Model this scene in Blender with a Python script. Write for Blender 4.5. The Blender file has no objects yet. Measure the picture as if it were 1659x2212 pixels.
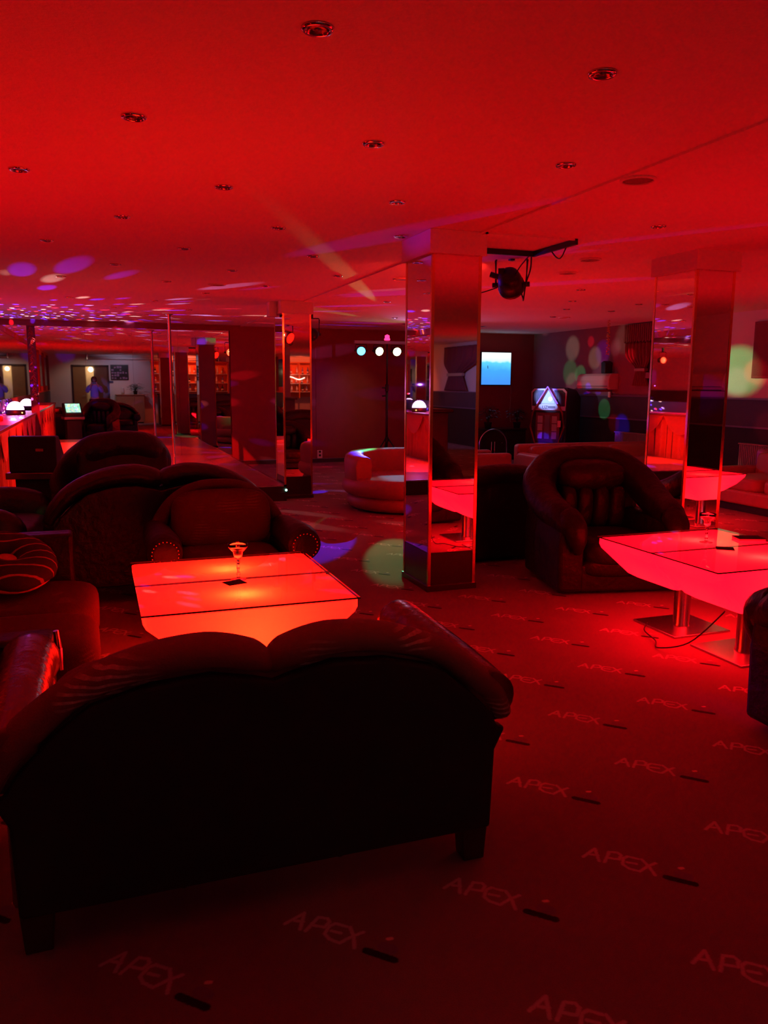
import bpy, bmesh, math, random
from mathutils import Vector, Matrix
rnd = random.Random(7)
C = bpy.context.scene
COL = C.collection
PI = math.pi
R = math.radians

# ------------------------------------------------------------------ camera
CAM_H = 1.5
yaw, pitch, roll = R(19.76), R(9.08), R(-0.286)
fw = Vector((math.sin(yaw)*math.cos(pitch), math.cos(yaw)*math.cos(pitch), -math.sin(pitch)))
rt = Vector((math.cos(yaw), -math.sin(yaw), 0.0))
up = rt.cross(fw)
rt2 = rt*math.cos(roll) - up*math.sin(roll)
up2 = rt2.cross(fw)
cd = bpy.data.cameras.new('camera')
cam = bpy.data.objects.new('camera', cd)
COL.objects.link(cam)
M = Matrix((rt2, up2, -fw)).transposed().to_4x4()
M.translation = Vector((0, 0, CAM_H))
cam.matrix_world = M
cd.sensor_fit = 'VERTICAL'
cd.sensor_height = 36.0
cd.lens = 36.0*1725.0/2212.0
cd.clip_start = 0.01
C.camera = cam

# ------------------------------------------------------------------ world, exposure
w = bpy.data.worlds.new('world'); C.world = w; w.use_nodes = True
w.node_tree.nodes['Background'].inputs[0].default_value = (0.01, 0.0, 0.002, 1)
w.node_tree.nodes['Background'].inputs[1].default_value = 0.05
vs = C.view_settings
vs.view_transform = 'Standard'; vs.look = 'None'; vs.gamma = 1.0; vs.use_curve_mapping = False
vs.exposure = 0.0
cy = C.cycles
cy.max_bounces = 9; cy.diffuse_bounces = 4; cy.glossy_bounces = 7; cy.transmission_bounces = 6; cy.transparent_max_bounces = 12
cy.sample_clamp_indirect = 3.0
cy.caustics_reflective = False; cy.caustics_refractive = False

RED = (1.0, 0.0004, 0.003)
def lamp(name, kind, loc, color, power, target=None, angle=60, blend=.3, radius=.03):
    l = bpy.data.lights.new(name, kind); l.color = color; l.energy = power
    l.shadow_soft_size = radius
    o = bpy.data.objects.new(name, l); COL.objects.link(o); o.location = loc
    if kind == 'SPOT':
        l.spot_size = R(angle); l.spot_blend = blend
        o.rotation_euler = (Vector(target)-Vector(loc)).to_track_quat('-Z', 'Y').to_euler()
    return o
# added red fill lights without fixtures, kept low to brighten the ceiling
UP = [((4.3, 6.45, .3), 8), ((-1.2, 4.9, .6), 75), ((-.9, 2.4, .5), 10), ((3.6, 10.4, .35), 70), ((8.35, 6.2, .5), 30),
      ((.3, 9.4, .4), 34), ((6.9, 11.3, .3), 52), ((7.2, -4.5, .3), 60)]
for p, e in UP:
    if e: lamp('red_ceiling_fill', 'SPOT', p, RED, e, (p[0], p[1], 3), 150, .6, .06)
# faint purple mix of the coloured room lights
lamp('violet_wash', 'SPOT', (4.85, 13.0, 2.0), (.8, .3, .8), 30, (6.2, 9.0, 2.6), 110, .8, .08)
lamp('violet_wash', 'SPOT', (-1.15, 13.7, 1.5), (.4, .1, 1.0), 10, (.5, 9.5, 1.6), 140, .8, .008)
lamp('stage_red', 'SPOT', (-1.2, 9.6, 2.4), (1, .012, .004), 2300, (-.25, 12.9, .2), 46, .03, .02)
lamp('counter_red', 'SPOT', (2.2, 12.6, 2.3), (1, .04, .01), 650, (-1.1, 10.6, .45), 55, .6, .02)
lamp('column_red', 'SPOT', (2.95, 11.36, 2.2), (1, .02, .01), 45, (2.9, 14.9, 1.5), 100, .6, .04)
lamp('par_red', 'SPOT', (3.2, 6.28, 2.36), (1, .02, .01), 60, (2.2, 9.5, 2.4), 100, .7, .03)
lamp('bar_red', 'SPOT', (7.4, -9.3, 2.5), (1, .10, .03), 60, (7.4, -10.5, 1.5), 140, .5, .03)
lamp('bar_red', 'SPOT', (3.4, -1.3, 2.5), (1, .12, .04), 60, (3.4, -2.4, 1.4), 150, .5, .03)
lamp('far_room_fill', 'SPOT', (-.3, -1.0, 2.53), (1, .70, .5), 14, (-.3, -2.0, .6), 120, .6, .03)  # two added fills without fittings brighten the wall behind the camera
lamp('far_room_fill', 'SPOT', (.9, -.9, 2.53), (.7, .65, 1), 16, (.9, -2.2, 1.2), 120, .6, .03)
lamp('photographer_fill', 'SPOT', (-1.18, 14.0, 1.42), (.3, .22, 1), 1500, (0, -.5, 1.3), 3.4, .6, .006)  # added blue fill without a fixture, brightens the reflected person
GR = (.04, 1, .22); BL = (.03, .02, 1); RD = (1, .01, .03); WG = (.75, 1, .5)
BAR = (4.85, 13.0, 2.12)
SPOTS = [  # target, colour, power, cone angle, blend
    ((2.42, 6.45, 0), (.02, 1, .35), 420, 4.6, .45), ((2.02, 7.2, 0), BL, 1300, 4.6, .4), ((2.9, 10.8, 0), BL, 420, 4.0, .6),
    ((1.8, 7.95, 0), RD, 330, 5, .6), ((2.45, 8.3, 0), GR, 50, 6, .7),
    ((3.7, 8.9, .42), GR, 60, 3, .6), ((3.0, 9.2, .68), (.1, .8, .9), 120, 7, .6), ((3.7, 9.80, .7), (.1, .6, 1), 120, 7, .6),
    ((8.66, 13.5, 2.2), WG, 20, 8, .6), ((8.66, 12.9, 2.3), RD, 40, 3.4, .5), ((8.66, 12.75, 2.0), WG, 18, 7, .6),
    ((8.66, 13.55, 1.75), GR, 22, 8, .5), ((8.66, 13.2, 1.7), GR, 30, 6, .5), ((8.66, 12.35, 1.08), GR, 40, 5.5, .3),
    ((8.66, 12.05, .84), RD, 40, 5, .6), ((8.66, 11.8, .80), BL, 90, 6, .6), ((8.66, 12.9, 1.45), RD, 30, 3, .6),
    ((8.66, 12.6, 1.42), BL, 40, 3.4, .6), ((8.66, 9.25, 1.72), (0, 1, .3), 85, 8.5, .6), ((8.66, 8.85, 1.7), RD, 90, 4.5, .7),
    ((8.55, 11.6, 2.0), RD, 120, 4.0, .5), ((7.75, 12.95, 1.4), BL, 60, 7, .5), ((7.6, 12.95, .6), BL, 90, 5, .5),
    ((8.66, 11.9, 2.3), WG, 8, 9, .8), ((8.45, 12.5, 1.6), (1, .7, .8), 10, 13, .7)]  # last entry is an added fill that brightens the air conditioner
for t, c, e, a, b in SPOTS:
    lamp('derby_and_fill', 'SPOT', BAR, c, e*(7.5 if t[0] > 7 else 3.4 if t[2] < .1 else .35), t, a, b, .012)
lamp('derby_and_fill', 'SPOT', (5.0, 13.2, 2.3), (.7, 1, .35), 420, (2.5, 7.95, 2.56), 2.3, .8, .01)
lamp('derby_and_fill', 'SPOT', (5.0, 13.2, 2.3), (.05, 1, .2), 70, (3.0, 11.2, 2.56), 7, .5, .01)
lamp('derby_and_fill', 'SPOT', BAR, (.3, .42, 1), 1100, (7.80, 12.95, 1.27), 9, .6, .012)  # added blue spot to brighten the jukebox crown
lamp('derby_and_fill', 'SPOT', (5.7, -6, 2.2), (.35, .35, 1), 70, (8.66, -7.5, 1.15), 60, .8, .01)
lamp('derby_and_fill', 'SPOT', (5.7, -4, 2.2), (.05, 1, .25), 110, (8.66, -5.9, 1.8), 22, .8, .01)
lamp('derby_and_fill', 'SPOT', (5.2, 13.2, 2.25), (.2, 1, .5), 30, (7.2, 14.4, 2.6), 26, .9, .01)
lamp('derby_and_fill', 'SPOT', (-1.3, 3.0, 2.1), BL, 120, (-.50, 6.2, .80), 3.6, .4, .01)
lamp('derby_and_fill', 'SPOT', (-1.3, 3.0, 2.1), GR, 100, (-.62, 6.1, .80), 3.6, .4, .01)
# speckled light of the dome lamp on the counter
ml = lamp('dome_speckle', 'POINT', (-1.18, 13.8, 1.30), (1, 1, 1), 800, radius=.004)
ml.data.use_nodes = True
nt = ml.data.node_tree; N = nt.nodes; L = nt.links
em = N['Emission']
tc = N.new('ShaderNodeTexCoord'); vo = N.new('ShaderNodeTexVoronoi'); vo.inputs['Scale'].default_value = 12.0
L.new(tc.outputs['Normal'], vo.inputs['Vector'])
cr = N.new('ShaderNodeMapRange'); cr.inputs[1].default_value = .30; cr.inputs[2].default_value = .20; cr.inputs[3].default_value = 0; cr.inputs[4].default_value = 1.0
L.new(vo.outputs['Distance'], cr.inputs[0]); L.new(cr.outputs[0], em.inputs['Strength'])
sp = N.new('ShaderNodeSeparateColor'); L.new(vo.outputs['Color'], sp.inputs[0])
ra = N.new('ShaderNodeValToRGB'); ra.color_ramp.interpolation = 'CONSTANT'
els = ra.color_ramp.elements; els[0].color = (.12, .02, 1, 1); els[1].position = .42; els[1].color = (1, .02, .05, 1)
e = els.new(.58); e.color = (.75, .35, 1, 1)
e = els.new(.7); e.color = (.06, .02, 1, 1)
e = els.new(.86); e.color = (1, .5, .45, 1)
L.new(sp.outputs[0], ra.inputs[0]); L.new(ra.outputs[0], em.inputs['Color'])

# ------------------------------------------------------------------ materials
def mat(name, col, rough=.6, metal=0.0, spec=.5, bump=0.0, bscale=60, var=0.0, vscale=6, coat=0.0, emit=None, estr=0.0, sheen=0.0):
    m = bpy.data.materials.new(name); m.use_nodes = True
    nt = m.node_tree; b = nt.nodes['Principled BSDF']
    b.inputs['Base Color'].default_value = (*col, 1); b.inputs['Roughness'].default_value = rough
    b.inputs['Metallic'].default_value = metal; b.inputs['Specular IOR Level'].default_value = spec
    b.inputs['Coat Weight'].default_value = coat
    if sheen: b.inputs['Sheen Weight'].default_value = sheen
    if emit: b.inputs['Emission Color'].default_value = (*emit, 1); b.inputs['Emission Strength'].default_value = estr
    tc = nt.nodes.new('ShaderNodeTexCoord')
    if bump:
        n = nt.nodes.new('ShaderNodeTexNoise'); n.inputs['Scale'].default_value = bscale; n.inputs['Detail'].default_value = 5
        bp = nt.nodes.new('ShaderNodeBump'); bp.inputs['Strength'].default_value = bump; bp.inputs['Distance'].default_value = .02
        nt.links.new(tc.outputs['Object'], n.inputs['Vector']); nt.links.new(n.outputs['Fac'], bp.inputs['Height']); nt.links.new(bp.outputs[0], b.inputs['Normal'])
    if var:
        n = nt.nodes.new('ShaderNodeTexNoise'); n.inputs['Scale'].default_value = vscale; n.inputs['Detail'].default_value = 6
        mx = nt.nodes.new('ShaderNodeMix'); mx.data_type = 'RGBA'
        mx.inputs[6].default_value = (*[c*(1-var) for c in col], 1); mx.inputs[7].default_value = (*[min(1, c*(1+var)) for c in col], 1)
        nt.links.new(tc.outputs['Object'], n.inputs['Vector']); nt.links.new(n.outputs['Fac'], mx.inputs[0]); nt.links.new(mx.outputs[2], b.inputs['Base Color'])
    return m
ceil_m = mat('ceiling_plaster', (.80, .78, .76), .85, bump=.25, bscale=90, var=.04, vscale=25)
white_m = mat('white_paint', (.75, .72, .72), .8, bump=.15, bscale=70)
maroon_m = mat('maroon_paint', (.30, .12, .19), .8, bump=.15, bscale=60, var=.1)
redwall_m = mat('red_paint', (.25, .03, .05), .75, bump=.15, bscale=60, var=.1)
wains_m = mat('dark_wainscot', (.06, .05, .09), .6, bump=.1, var=.2)
blackwall_m = mat('black_dado', (.018, .012, .016), .7, var=.2)
orange_m = mat('terracotta_paint', (.6, .16, .07), .8, bump=.15)
rail_m = mat('dado_rail', (.16, .14, .25), .35)
mirror_m = mat('mirror_glass', (.88, .86, .86), .015, 1.0)
brass_m = mat('brass_trim', (.85, .5, .16), .18, 1.0)
chrome_m = mat('chrome', (.8, .8, .82), .12, 1.0)
steel_m = mat('brushed_steel', (.6, .58, .58), .25, 1.0)
black_m = mat('black_plastic', (.012, .011, .013), .45)
blackmetal_m = mat('black_metal', (.02, .02, .022), .4, .3)
leather_m = mat('dark_leather', (.015, .005, .004), .46, spec=.3, bump=.6, bscale=14, var=.3, vscale=8)
leatherb_m = mat('black_leather', (.010, .007, .010), .4, bump=.45, bscale=16, var=.3, vscale=8)
wood_m = mat('dark_wood', (.04, .018, .012), .3, var=.3, vscale=12)
cream_m = mat('cream_leatherette', (.36, .17, .15), .5, bump=.2, bscale=12, var=.06)
plinth_m = mat('plinth_black_red', (.03, .006, .006), .3)
backcloth_m = mat('black_backing_cloth', (.012, .006, .006), .75, bump=.2, bscale=200)
glossleather_m = mat('glossy_leather', (.16, .03, .03), .22, bump=.4, bscale=10)
drape_m = mat('red_drape', (.75, .12, .08), .7, bump=.1)
counter_m = mat('counter_top', (.28, .06, .12), .3, var=.2)
plant_m = mat('leaf', (.03, .05, .03), .5)
pot_m = mat('pot', (.02, .015, .015), .6)
acwhite_m = mat('aircon_white', (.62, .55, .55), .4)
curtain_m = mat('curtain_cloth', (.2, .035, .06), .8, bump=.2, bscale=120)
tie_m = mat('curtain_tie', (.4, .35, .3), .6)
hoodie_m = mat('lavender_cloth', (.32, .28, .75), .9, bump=.2, bscale=80)
skin_m = mat('skin', (.6, .35, .27), .5)
hair_m = mat('hair', (.12, .05, .03), .5, bump=.4, bscale=40)
jeans_m = mat('dark_trousers', (.02, .02, .04), .8)
door_m = mat('door_wood', (.32, .17, .06), .5, var=.15)

def floral(name, base, motif, scale=5.0):
    m = mat(name, base, .85, bump=.35, bscale=160)
    nt = m.node_tree; b = nt.nodes['Principled BSDF']
    tc = nt.nodes.new('ShaderNodeTexCoord')
    v = nt.nodes.new('ShaderNodeTexVoronoi'); v.inputs['Scale'].default_value = scale; v.feature = 'SMOOTH_F1'
    wv = nt.nodes.new('ShaderNodeTexWave'); wv.bands_direction = 'Z'; wv.inputs['Scale'].default_value = 17; wv.inputs['Distortion'].default_value = 3.5; wv.inputs['Detail'].default_value = 2; wv.inputs['Detail Scale'].default_value = .6
    n = nt.nodes.new('ShaderNodeTexNoise'); n.inputs['Scale'].default_value = 60
    for k in (v, wv, n): nt.links.new(tc.outputs['Object'], k.inputs['Vector'])
    a = nt.nodes.new('ShaderNodeMapRange'); a.inputs[1].default_value = .36; a.inputs[2].default_value = .22
    nt.links.new(v.outputs['Distance'], a.inputs[0])
    p = nt.nodes.new('ShaderNodeMapRange'); p.inputs[1].default_value = .62; p.inputs[2].default_value = .72
    nt.links.new(wv.outputs['Fac'], p.inputs[0])
    mu = nt.nodes.new('ShaderNodeMath'); mu.operation = 'MULTIPLY'; nt.links.new(a.outputs[0], mu.inputs[0]); nt.links.new(p.outputs[0], mu.inputs[1])
    m2 = nt.nodes.new('ShaderNodeMath'); m2.operation = 'MULTIPLY'; nt.links.new(mu.outputs[0], m2.inputs[0]); nt.links.new(n.outputs['Fac'], m2.inputs[1])
    mx = nt.nodes.new('ShaderNodeMix'); mx.data_type = 'RGBA'; mx.inputs[6].default_value = (*base, 1); mx.inputs[7].default_value = (*motif, 1)
    nt.links.new(m2.outputs[0], mx.inputs[0]); nt.links.new(mx.outputs[2], b.inputs['Base Color'])
    return m
floral_m = floral('floral_fabric', (.25, .075, .07), (1, .5, .45))
floral2_m = floral('tan_floral_fabric', (.075, .025, .02), (.17, .07, .05), 7)

def carpet():
    m = bpy.data.materials.new('logo_carpet'); m.use_nodes = True
    nt = m.node_tree; N = nt.nodes; L = nt.links; b = N['Principled BSDF']
    b.inputs['Roughness'].default_value = .95; b.inputs['Specular IOR Level'].default_value = .15
    def math_(op, a, c=None, cl=False):
        n = N.new('ShaderNodeMath'); n.operation = op; n.use_clamp = cl
        for i, x in enumerate((a, c)):
            if x is None: continue
            if isinstance(x, (int, float)): n.inputs[i].default_value = x
            else: L.new(x, n.inputs[i])
        return n.outputs[0]
    def vm(op, a, c=None):
        n = N.new('ShaderNodeVectorMath'); n.operation = op
        for i, x in enumerate((a, c)):
            if x is None: continue
            if isinstance(x, tuple): n.inputs[i].default_value = x
            else: L.new(x, n.inputs[i])
        return n
    geo = N.new('ShaderNodeNewGeometry')
    wob = N.new('ShaderNodeTexNoise'); wob.inputs['Scale'].default_value = 140; L.new(geo.outputs['Position'], wob.inputs['Vector'])
    wv = vm('SCALE', vm('SUBTRACT', wob.outputs['Color'], (.5, .5, .5)).outputs[0]); wv.inputs[3].default_value = .006
    P = vm('ADD', geo.outputs['Position'], wv.outputs[0]).outputs[0]
    P = vm('MULTIPLY', P, (1, 1, 0)).outputs[0]
    P = vm('ADD', P, (.04+.1, -1.505+.38, 0)).outputs[0]
    P = vm('MODULO', vm('ADD', P, (.489*60, .507*60, 0)).outputs[0], (.489, .507, 1)).outputs[0]
    P = vm('SUBTRACT', P, (.1, .38, 0)).outputs[0]
    def seg(a, c):
        a = (a[0], a[1], 0); ba = (c[0]-a[0], c[1]-a[1], 0); l2 = ba[0]**2+ba[1]**2
        pa = vm('SUBTRACT', P, a).outputs[0]
        h = math_('DIVIDE', vm('DOT_PRODUCT', pa, ba).outputs['Value'], l2, True)
        s = N.new('ShaderNodeVectorMath'); s.operation = 'SCALE'; s.inputs[0].default_value = ba; L.new(h, s.inputs[3])
        return vm('LENGTH', vm('SUBTRACT', pa, s.outputs[0]).outputs[0]).outputs['Value']
    ST = [[(-.018, -.004), (.045, .023), (.017, -.041)], [(.011, 0), (.032, -.012)],
          [(.030, -.052), (.078, -.008), (.101, -.021), (.103, -.037), (.084, -.055), (.053, -.034)],
          [(.143, -.073), (.118, -.050), (.099, -.053), (.077, -.081), (.083, -.106), (.105, -.130), (.145, -.116), (.180, -.110)],
          [(.098, -.076), (.120, -.093)], [(.151, -.078), (.149, -.118), (.137, -.162)]]
    d = None
    for s in ST:
        for a, c in zip(s, s[1:]):
            x = seg(a, c); d = x if d is None else math_('MINIMUM', d, x)
    def mask(x, r, soft=.0025):
        n = N.new('ShaderNodeMapRange'); n.inputs[1].default_value = r+soft; n.inputs[2].default_value = r-soft; L.new(x, n.inputs[0]); return n.outputs[0]
    letters = mask(d, .0055)
    bar = mask(seg((.164, -.182), (.222, -.240)), .012)
    tip = mask(seg((.235, -.158), (.244, -.160)), .006)
    body = mask(seg((.215, -.185), (.228, -.200)), .02)
    nz = N.new('ShaderNodeTexNoise'); nz.inputs['Scale'].default_value = 260; L.new(geo.outputs['Position'], nz.inputs['Vector'])
    bz = N.new('ShaderNodeTexNoise'); bz.inputs['Scale'].default_value = 1.6; bz.inputs['Detail'].default_value = 8; L.new(geo.outputs['Position'], bz.inputs['Vector'])
    def mix(f, a, c):
        n = N.new('ShaderNodeMix'); n.data_type = 'RGBA'
        if isinstance(f, float): n.inputs[0].default_value = f
        else: L.new(f, n.inputs[0])
        for i, x in ((6, a), (7, c)):
            if isinstance(x, tuple): n.inputs[i].default_value = (*x, 1)
            else: L.new(x, n.inputs[i])
        return n.outputs[2]
    base = mix(bz.outputs['Fac'], (.24, .15, .16), (.42, .26, .28))
    base = mix(nz.outputs['Fac'], mix(.45, base, (.08, .05, .05)), base)
    base = mix(math_('MULTIPLY', body, .5), base, (.2, .12, .3))
    base = mix(letters, base, (.62, .42, .5))
    base = mix(bar, base, (.03, .01, .015))
    base = mix(tip, base, (.9, .5, .5))
    L.new(base, b.inputs['Base Color'])
    bp = N.new('ShaderNodeBump'); bp.inputs['Strength'].default_value = .5; bp.inputs['Distance'].default_value = .004
    L.new(nz.outputs['Fac'], bp.inputs['Height']); L.new(bp.outputs[0], b.inputs['Normal'])
    return m
carpet_m = carpet()

def stage_mat():
    m = mat('stage_laminate', (.3, .12, .08), .28, var=.25, vscale=5)
    nt = m.node_tree; b = nt.nodes['Principled BSDF']
    tc = nt.nodes.new('ShaderNodeTexCoord'); br = nt.nodes.new('ShaderNodeTexBrick')
    br.inputs['Scale'].default_value = 1.0; br.inputs['Brick Width'].default_value = 1.2; br.inputs['Row Height'].default_value = .14; br.inputs['Mortar Size'].default_value = .006
    br.inputs['Color1'].default_value = (.5, .24, .16, 1); br.inputs['Color2'].default_value = (.4, .18, .12, 1); br.inputs['Mortar'].default_value = (.05, .02, .02, 1)
    nt.links.new(tc.outputs['Object'], br.inputs['Vector']); nt.links.new(br.outputs['Color'], b.inputs['Base Color'])
    return m
stage_m = stage_mat()

def emis(name, col, s):
    m = bpy.data.materials.new(name); m.use_nodes = True; nt = m.node_tree
    nt.nodes.remove(nt.nodes['Principled BSDF']); e = nt.nodes.new('ShaderNodeEmission')
    e.inputs[0].default_value = (*col, 1); e.inputs[1].default_value = s
    nt.links.new(e.outputs[0], nt.nodes['Material Output'].inputs[0]); return m
def shell(name, col, s, tr):
    """white translucent plastic lit from inside: an even LED glow plus light passing through from the bulb"""
    m = bpy.data.materials.new(name); m.use_nodes = True; nt = m.node_tree
    nt.nodes.remove(nt.nodes['Principled BSDF'])
    e = nt.nodes.new('ShaderNodeEmission'); e.inputs[0].default_value = (*col, 1); e.inputs[1].default_value = s
    t = nt.nodes.new('ShaderNodeBsdfTranslucent'); t.inputs[0].default_value = (*tr, 1)
    g = nt.nodes.new('ShaderNodeBsdfDiffuse'); g.inputs[0].default_value = (.5, .5, .5, 1)
    mx = nt.nodes.new('ShaderNodeMixShader'); mx.inputs[0].default_value = .35; nt.links.new(t.outputs[0], mx.inputs[1]); nt.links.new(g.outputs[0], mx.inputs[2])
    a = nt.nodes.new('ShaderNodeAddShader'); nt.links.new(e.outputs[0], a.inputs[0]); nt.links.new(mx.outputs[0], a.inputs[1])
    nt.links.new(a.outputs[0], nt.nodes['Material Output'].inputs[0]); return m
shell_m = shell('lit_table_shell', (1, .0004, .0055), 4.2, (.7, .7, .7))
shellw_m = shell('lit_table_shell_warm', (1, .0014, .0015), 4.2, (.7, .7, .7))
def glass(name, tint=(.9, .9, .9), gl=.06, rough=.02):
    m = bpy.data.materials.new(name); m.use_nodes = True; nt = m.node_tree
    nt.nodes.remove(nt.nodes['Principled BSDF'])
    t = nt.nodes.new('ShaderNodeBsdfTransparent'); t.inputs[0].default_value = (*tint, 1)
    g = nt.nodes.new('ShaderNodeBsdfGlossy'); g.inputs[0].default_value = (1, 1, 1, 1); g.inputs['Roughness'].default_value = rough
    lw = nt.nodes.new('ShaderNodeFresnel'); lw.inputs[0].default_value = 1.45
    ge = nt.nodes.new('ShaderNodeNewGeometry'); f = nt.nodes.new('ShaderNodeMath'); f.operation = 'MULTIPLY_ADD'
    f.inputs[1].default_value = -1.0; f.inputs[2].default_value = 1.0; nt.links.new(ge.outputs['Backfacing'], f.inputs[0])
    f2 = nt.nodes.new('ShaderNodeMath'); f2.operation = 'MULTIPLY'; nt.links.new(f.outputs[0], f2.inputs[0]); nt.links.new(lw.outputs[0], f2.inputs[1]); f = f2
    mx = nt.nodes.new('ShaderNodeMixShader'); nt.links.new(f.outputs[0], mx.inputs[0]); nt.links.new(t.outputs[0], mx.inputs[1]); nt.links.new(g.outputs[0], mx.inputs[2])
    nt.links.new(mx.outputs[0], nt.nodes['Material Output'].inputs[0]); return m
glass_m = glass('table_glass')
edge_m = mat('glass_edge', (.01, .02, .015), .2)
def realglass():
    m = mat('clear_glass', (1, 1, 1), .02); b = m.node_tree.nodes['Principled BSDF']; b.inputs['Transmission Weight'].default_value = 1; b.inputs['IOR'].default_value = 1.45; return m
cup_m = realglass()

# ------------------------------------------------------------------ mesh helpers
def link(name, me, m, parent=None, smooth=False):
    o = bpy.data.objects.new(name, me); COL.objects.link(o)
    if m is not None:
        for k in (m if isinstance(m, (list, tuple)) else [m]): me.materials.append(k)
    if parent is not None: o.parent = parent
    if smooth:
        for p in me.polygons: p.use_smooth = True
    return o
def build(name, bm, m, parent=None, smooth=False, bevel=0, bseg=2, sub=0, loc=None, rot=None):
    bmesh.ops.recalc_face_normals(bm, faces=bm.faces)
    me = bpy.data.meshes.new(name); bm.to_mesh(me); bm.free()
    o = link(name, me, m, parent, smooth or sub > 0)
    if bevel:
        md = o.modifiers.new('bevel', 'BEVEL'); md.width = bevel; md.segments = bseg; md.limit_method = 'ANGLE'; md.angle_limit = R(35)
    if sub:
        md = o.modifiers.new('sub', 'SUBSURF'); md.levels = sub; md.render_levels = sub
    if loc: o.location = loc
    if rot: o.rotation_euler = rot
    return o
def BM(): return bmesh.new()
def box(bm, x0, x1, y0, y1, z0, z1, mi=0):
    v = [bm.verts.new(p) for p in ((x0, y0, z0), (x1, y0, z0), (x1, y1, z0), (x0, y1, z0), (x0, y0, z1), (x1, y0, z1), (x1, y1, z1), (x0, y1, z1))]
    for f in ((0, 3, 2, 1), (4, 5, 6, 7), (0, 1, 5, 4), (1, 2, 6, 5), (2, 3, 7, 6), (3, 0, 4, 7)):
        bm.faces.new([v[i] for i in f]).material_index = mi
    return bm
def prism(bm, pts, a0, a1, axis='y'):
    """closed polygon pts (u,v) extruded from a0 to a1 along an axis"""
    def P(u, v, a): return {'y': (u, a, v), 'x': (a, u, v), 'z': (u, v, a)}[axis]
    A = [bm.verts.new(P(u, v, a0)) for u, v in pts]; B = [bm.verts.new(P(u, v, a1)) for u, v in pts]
    bm.faces.new(A); bm.faces.new(B[::-1]); n = len(pts)
    for i in range(n): bm.faces.new([A[i], A[(i+1) % n], B[(i+1) % n], B[i]])
    return bm
def lathe(bm, prof, seg=24, c=(0, 0, 0)):
    rings = []
    for r, z in prof:
        if r < 1e-5: rings.append([bm.verts.new((c[0], c[1], c[2]+z))])
        else: rings.append([bm.verts.new((c[0]+r*math.cos(2*PI*i/seg), c[1]+r*math.sin(2*PI*i/seg), c[2]+z)) for i in range(seg)])
    for a, b in zip(rings, rings[1:]):
        for i in range(seg):
            j = (i+1) % seg
            if len(a) == 1 and len(b) == 1: continue
            if len(a) == 1: bm.faces.new([a[0], b[i], b[j]])
            elif len(b) == 1: bm.faces.new([a[i], b[0], a[j]])
            else: bm.faces.new([a[i], b[i], b[j], a[j]])
    for r in (rings[0], rings[-1]):
        if len(r) > 2: bm.faces.new(r)
    return bm
def catmull(pts, n=6):
    P = [Vector(p) for p in pts]; out = []
    P = [2*P[0]-P[1]] + P + [2*P[-1]-P[-2]]
    for i in range(1, len(P)-2):
        for k in range(n):
            t = k/n; a, b, c, d = P[i-1:i+3]
            out.append(.5*((2*b)+(c-a)*t+(2*a-5*b+4*c-d)*t*t+(3*b-a-3*c+d)*t**3))
    out.append(P[-2]); return out
def tube(bm, pts, rad, seg=10, smooth=0, sq=(1, 1), upv=(0, 0, 1), cap=True):
    """sweep an ellipse along a path; rad is one number or one per given point; sq squashes across / along up"""
    n0 = len(pts)
    rr = [rad]*n0 if isinstance(rad, (int, float)) else list(rad)
    if smooth:
        path = catmull(pts, smooth); R2 = []
        for i in range(n0-1):
            for k in range(smooth): t = k/smooth; R2.append(rr[i]*(1-t)+rr[i+1]*t)
        R2.append(rr[-1]); rr = R2
    else: path = [Vector(p) for p in pts]
    U = Vector(upv); rings = []
    for i, p in enumerate(path):
        t = (path[min(i+1, len(path)-1)]-path[max(i-1, 0)]).normalized()
        s = t.cross(U)
        if s.length < 1e-3: s = t.cross(Vector((0, 1, 0)))
        s.normalize(); u = s.cross(t).normalized()
        rings.append([bm.verts.new(p + s*rr[i]*sq[0]*math.cos(2*PI*k/seg) + u*rr[i]*sq[1]*math.sin(2*PI*k/seg)) for k in range(seg)])
    for a, b in zip(rings, rings[1:]):
        for i in range(seg): bm.faces.new([a[i], a[(i+1) % seg], b[(i+1) % seg], b[i]])
    if cap: bm.faces.new(rings[0]); bm.faces.new(rings[-1])
    return bm
def pillow(bm, c, s, p=4.0, n=6, rz=0.0, rx=0.0):
    """rounded cushion: half sizes s, superellipsoid power p"""
    mt = Matrix.Translation(Vector(c)) @ Matrix.Rotation(rz, 4, 'Z') @ Matrix.Rotation(rx, 4, 'X')
    cache = {}
    def V(u, v, w_):
        k = (round(u, 4), round(v, 4), round(w_, 4))
        if k not in cache:
            d = (abs(u)**p+abs(v)**p+abs(w_)**p)**(1/p)
            cache[k] = bm.verts.new(mt @ Vector((u/d*s[0], v/d*s[1], w_/d*s[2])))
        return cache[k]
    g = [math.sin(PI/2*(-1+2*i/n)) if False else -1+2*i/n for i in range(n+1)]
    for i in range(n):
        for j in range(n):
            a, b, c_, d = g[i], g[i+1], g[j], g[j+1]
            for f in (lambda u, v: (u, v, 1), lambda u, v: (v, u, -1), lambda u, v: (1, u, v), lambda u, v: (-1, v, u), lambda u, v: (v, 1, u), lambda u, v: (u, -1, v)):
                bm.faces.new([V(*f(a, c_)), V(*f(b, c_)), V(*f(b, d)), V(*f(a, d))])
    return bm
def sphere(bm, c, r, seg=10, sz=1.0):
    return lathe(bm, [(r*math.sin(PI*i/(seg//2+1)), -sz*r*math.cos(PI*i/(seg//2+1))) for i in range(seg//2+2)], seg, c)
def tag(o, label=None, cat=None, group=None, kind=None):
    if label: o['label'] = label
    if cat: o['category'] = cat
    if group: o['group'] = group
    if kind: o['kind'] = kind
    return o
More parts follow.
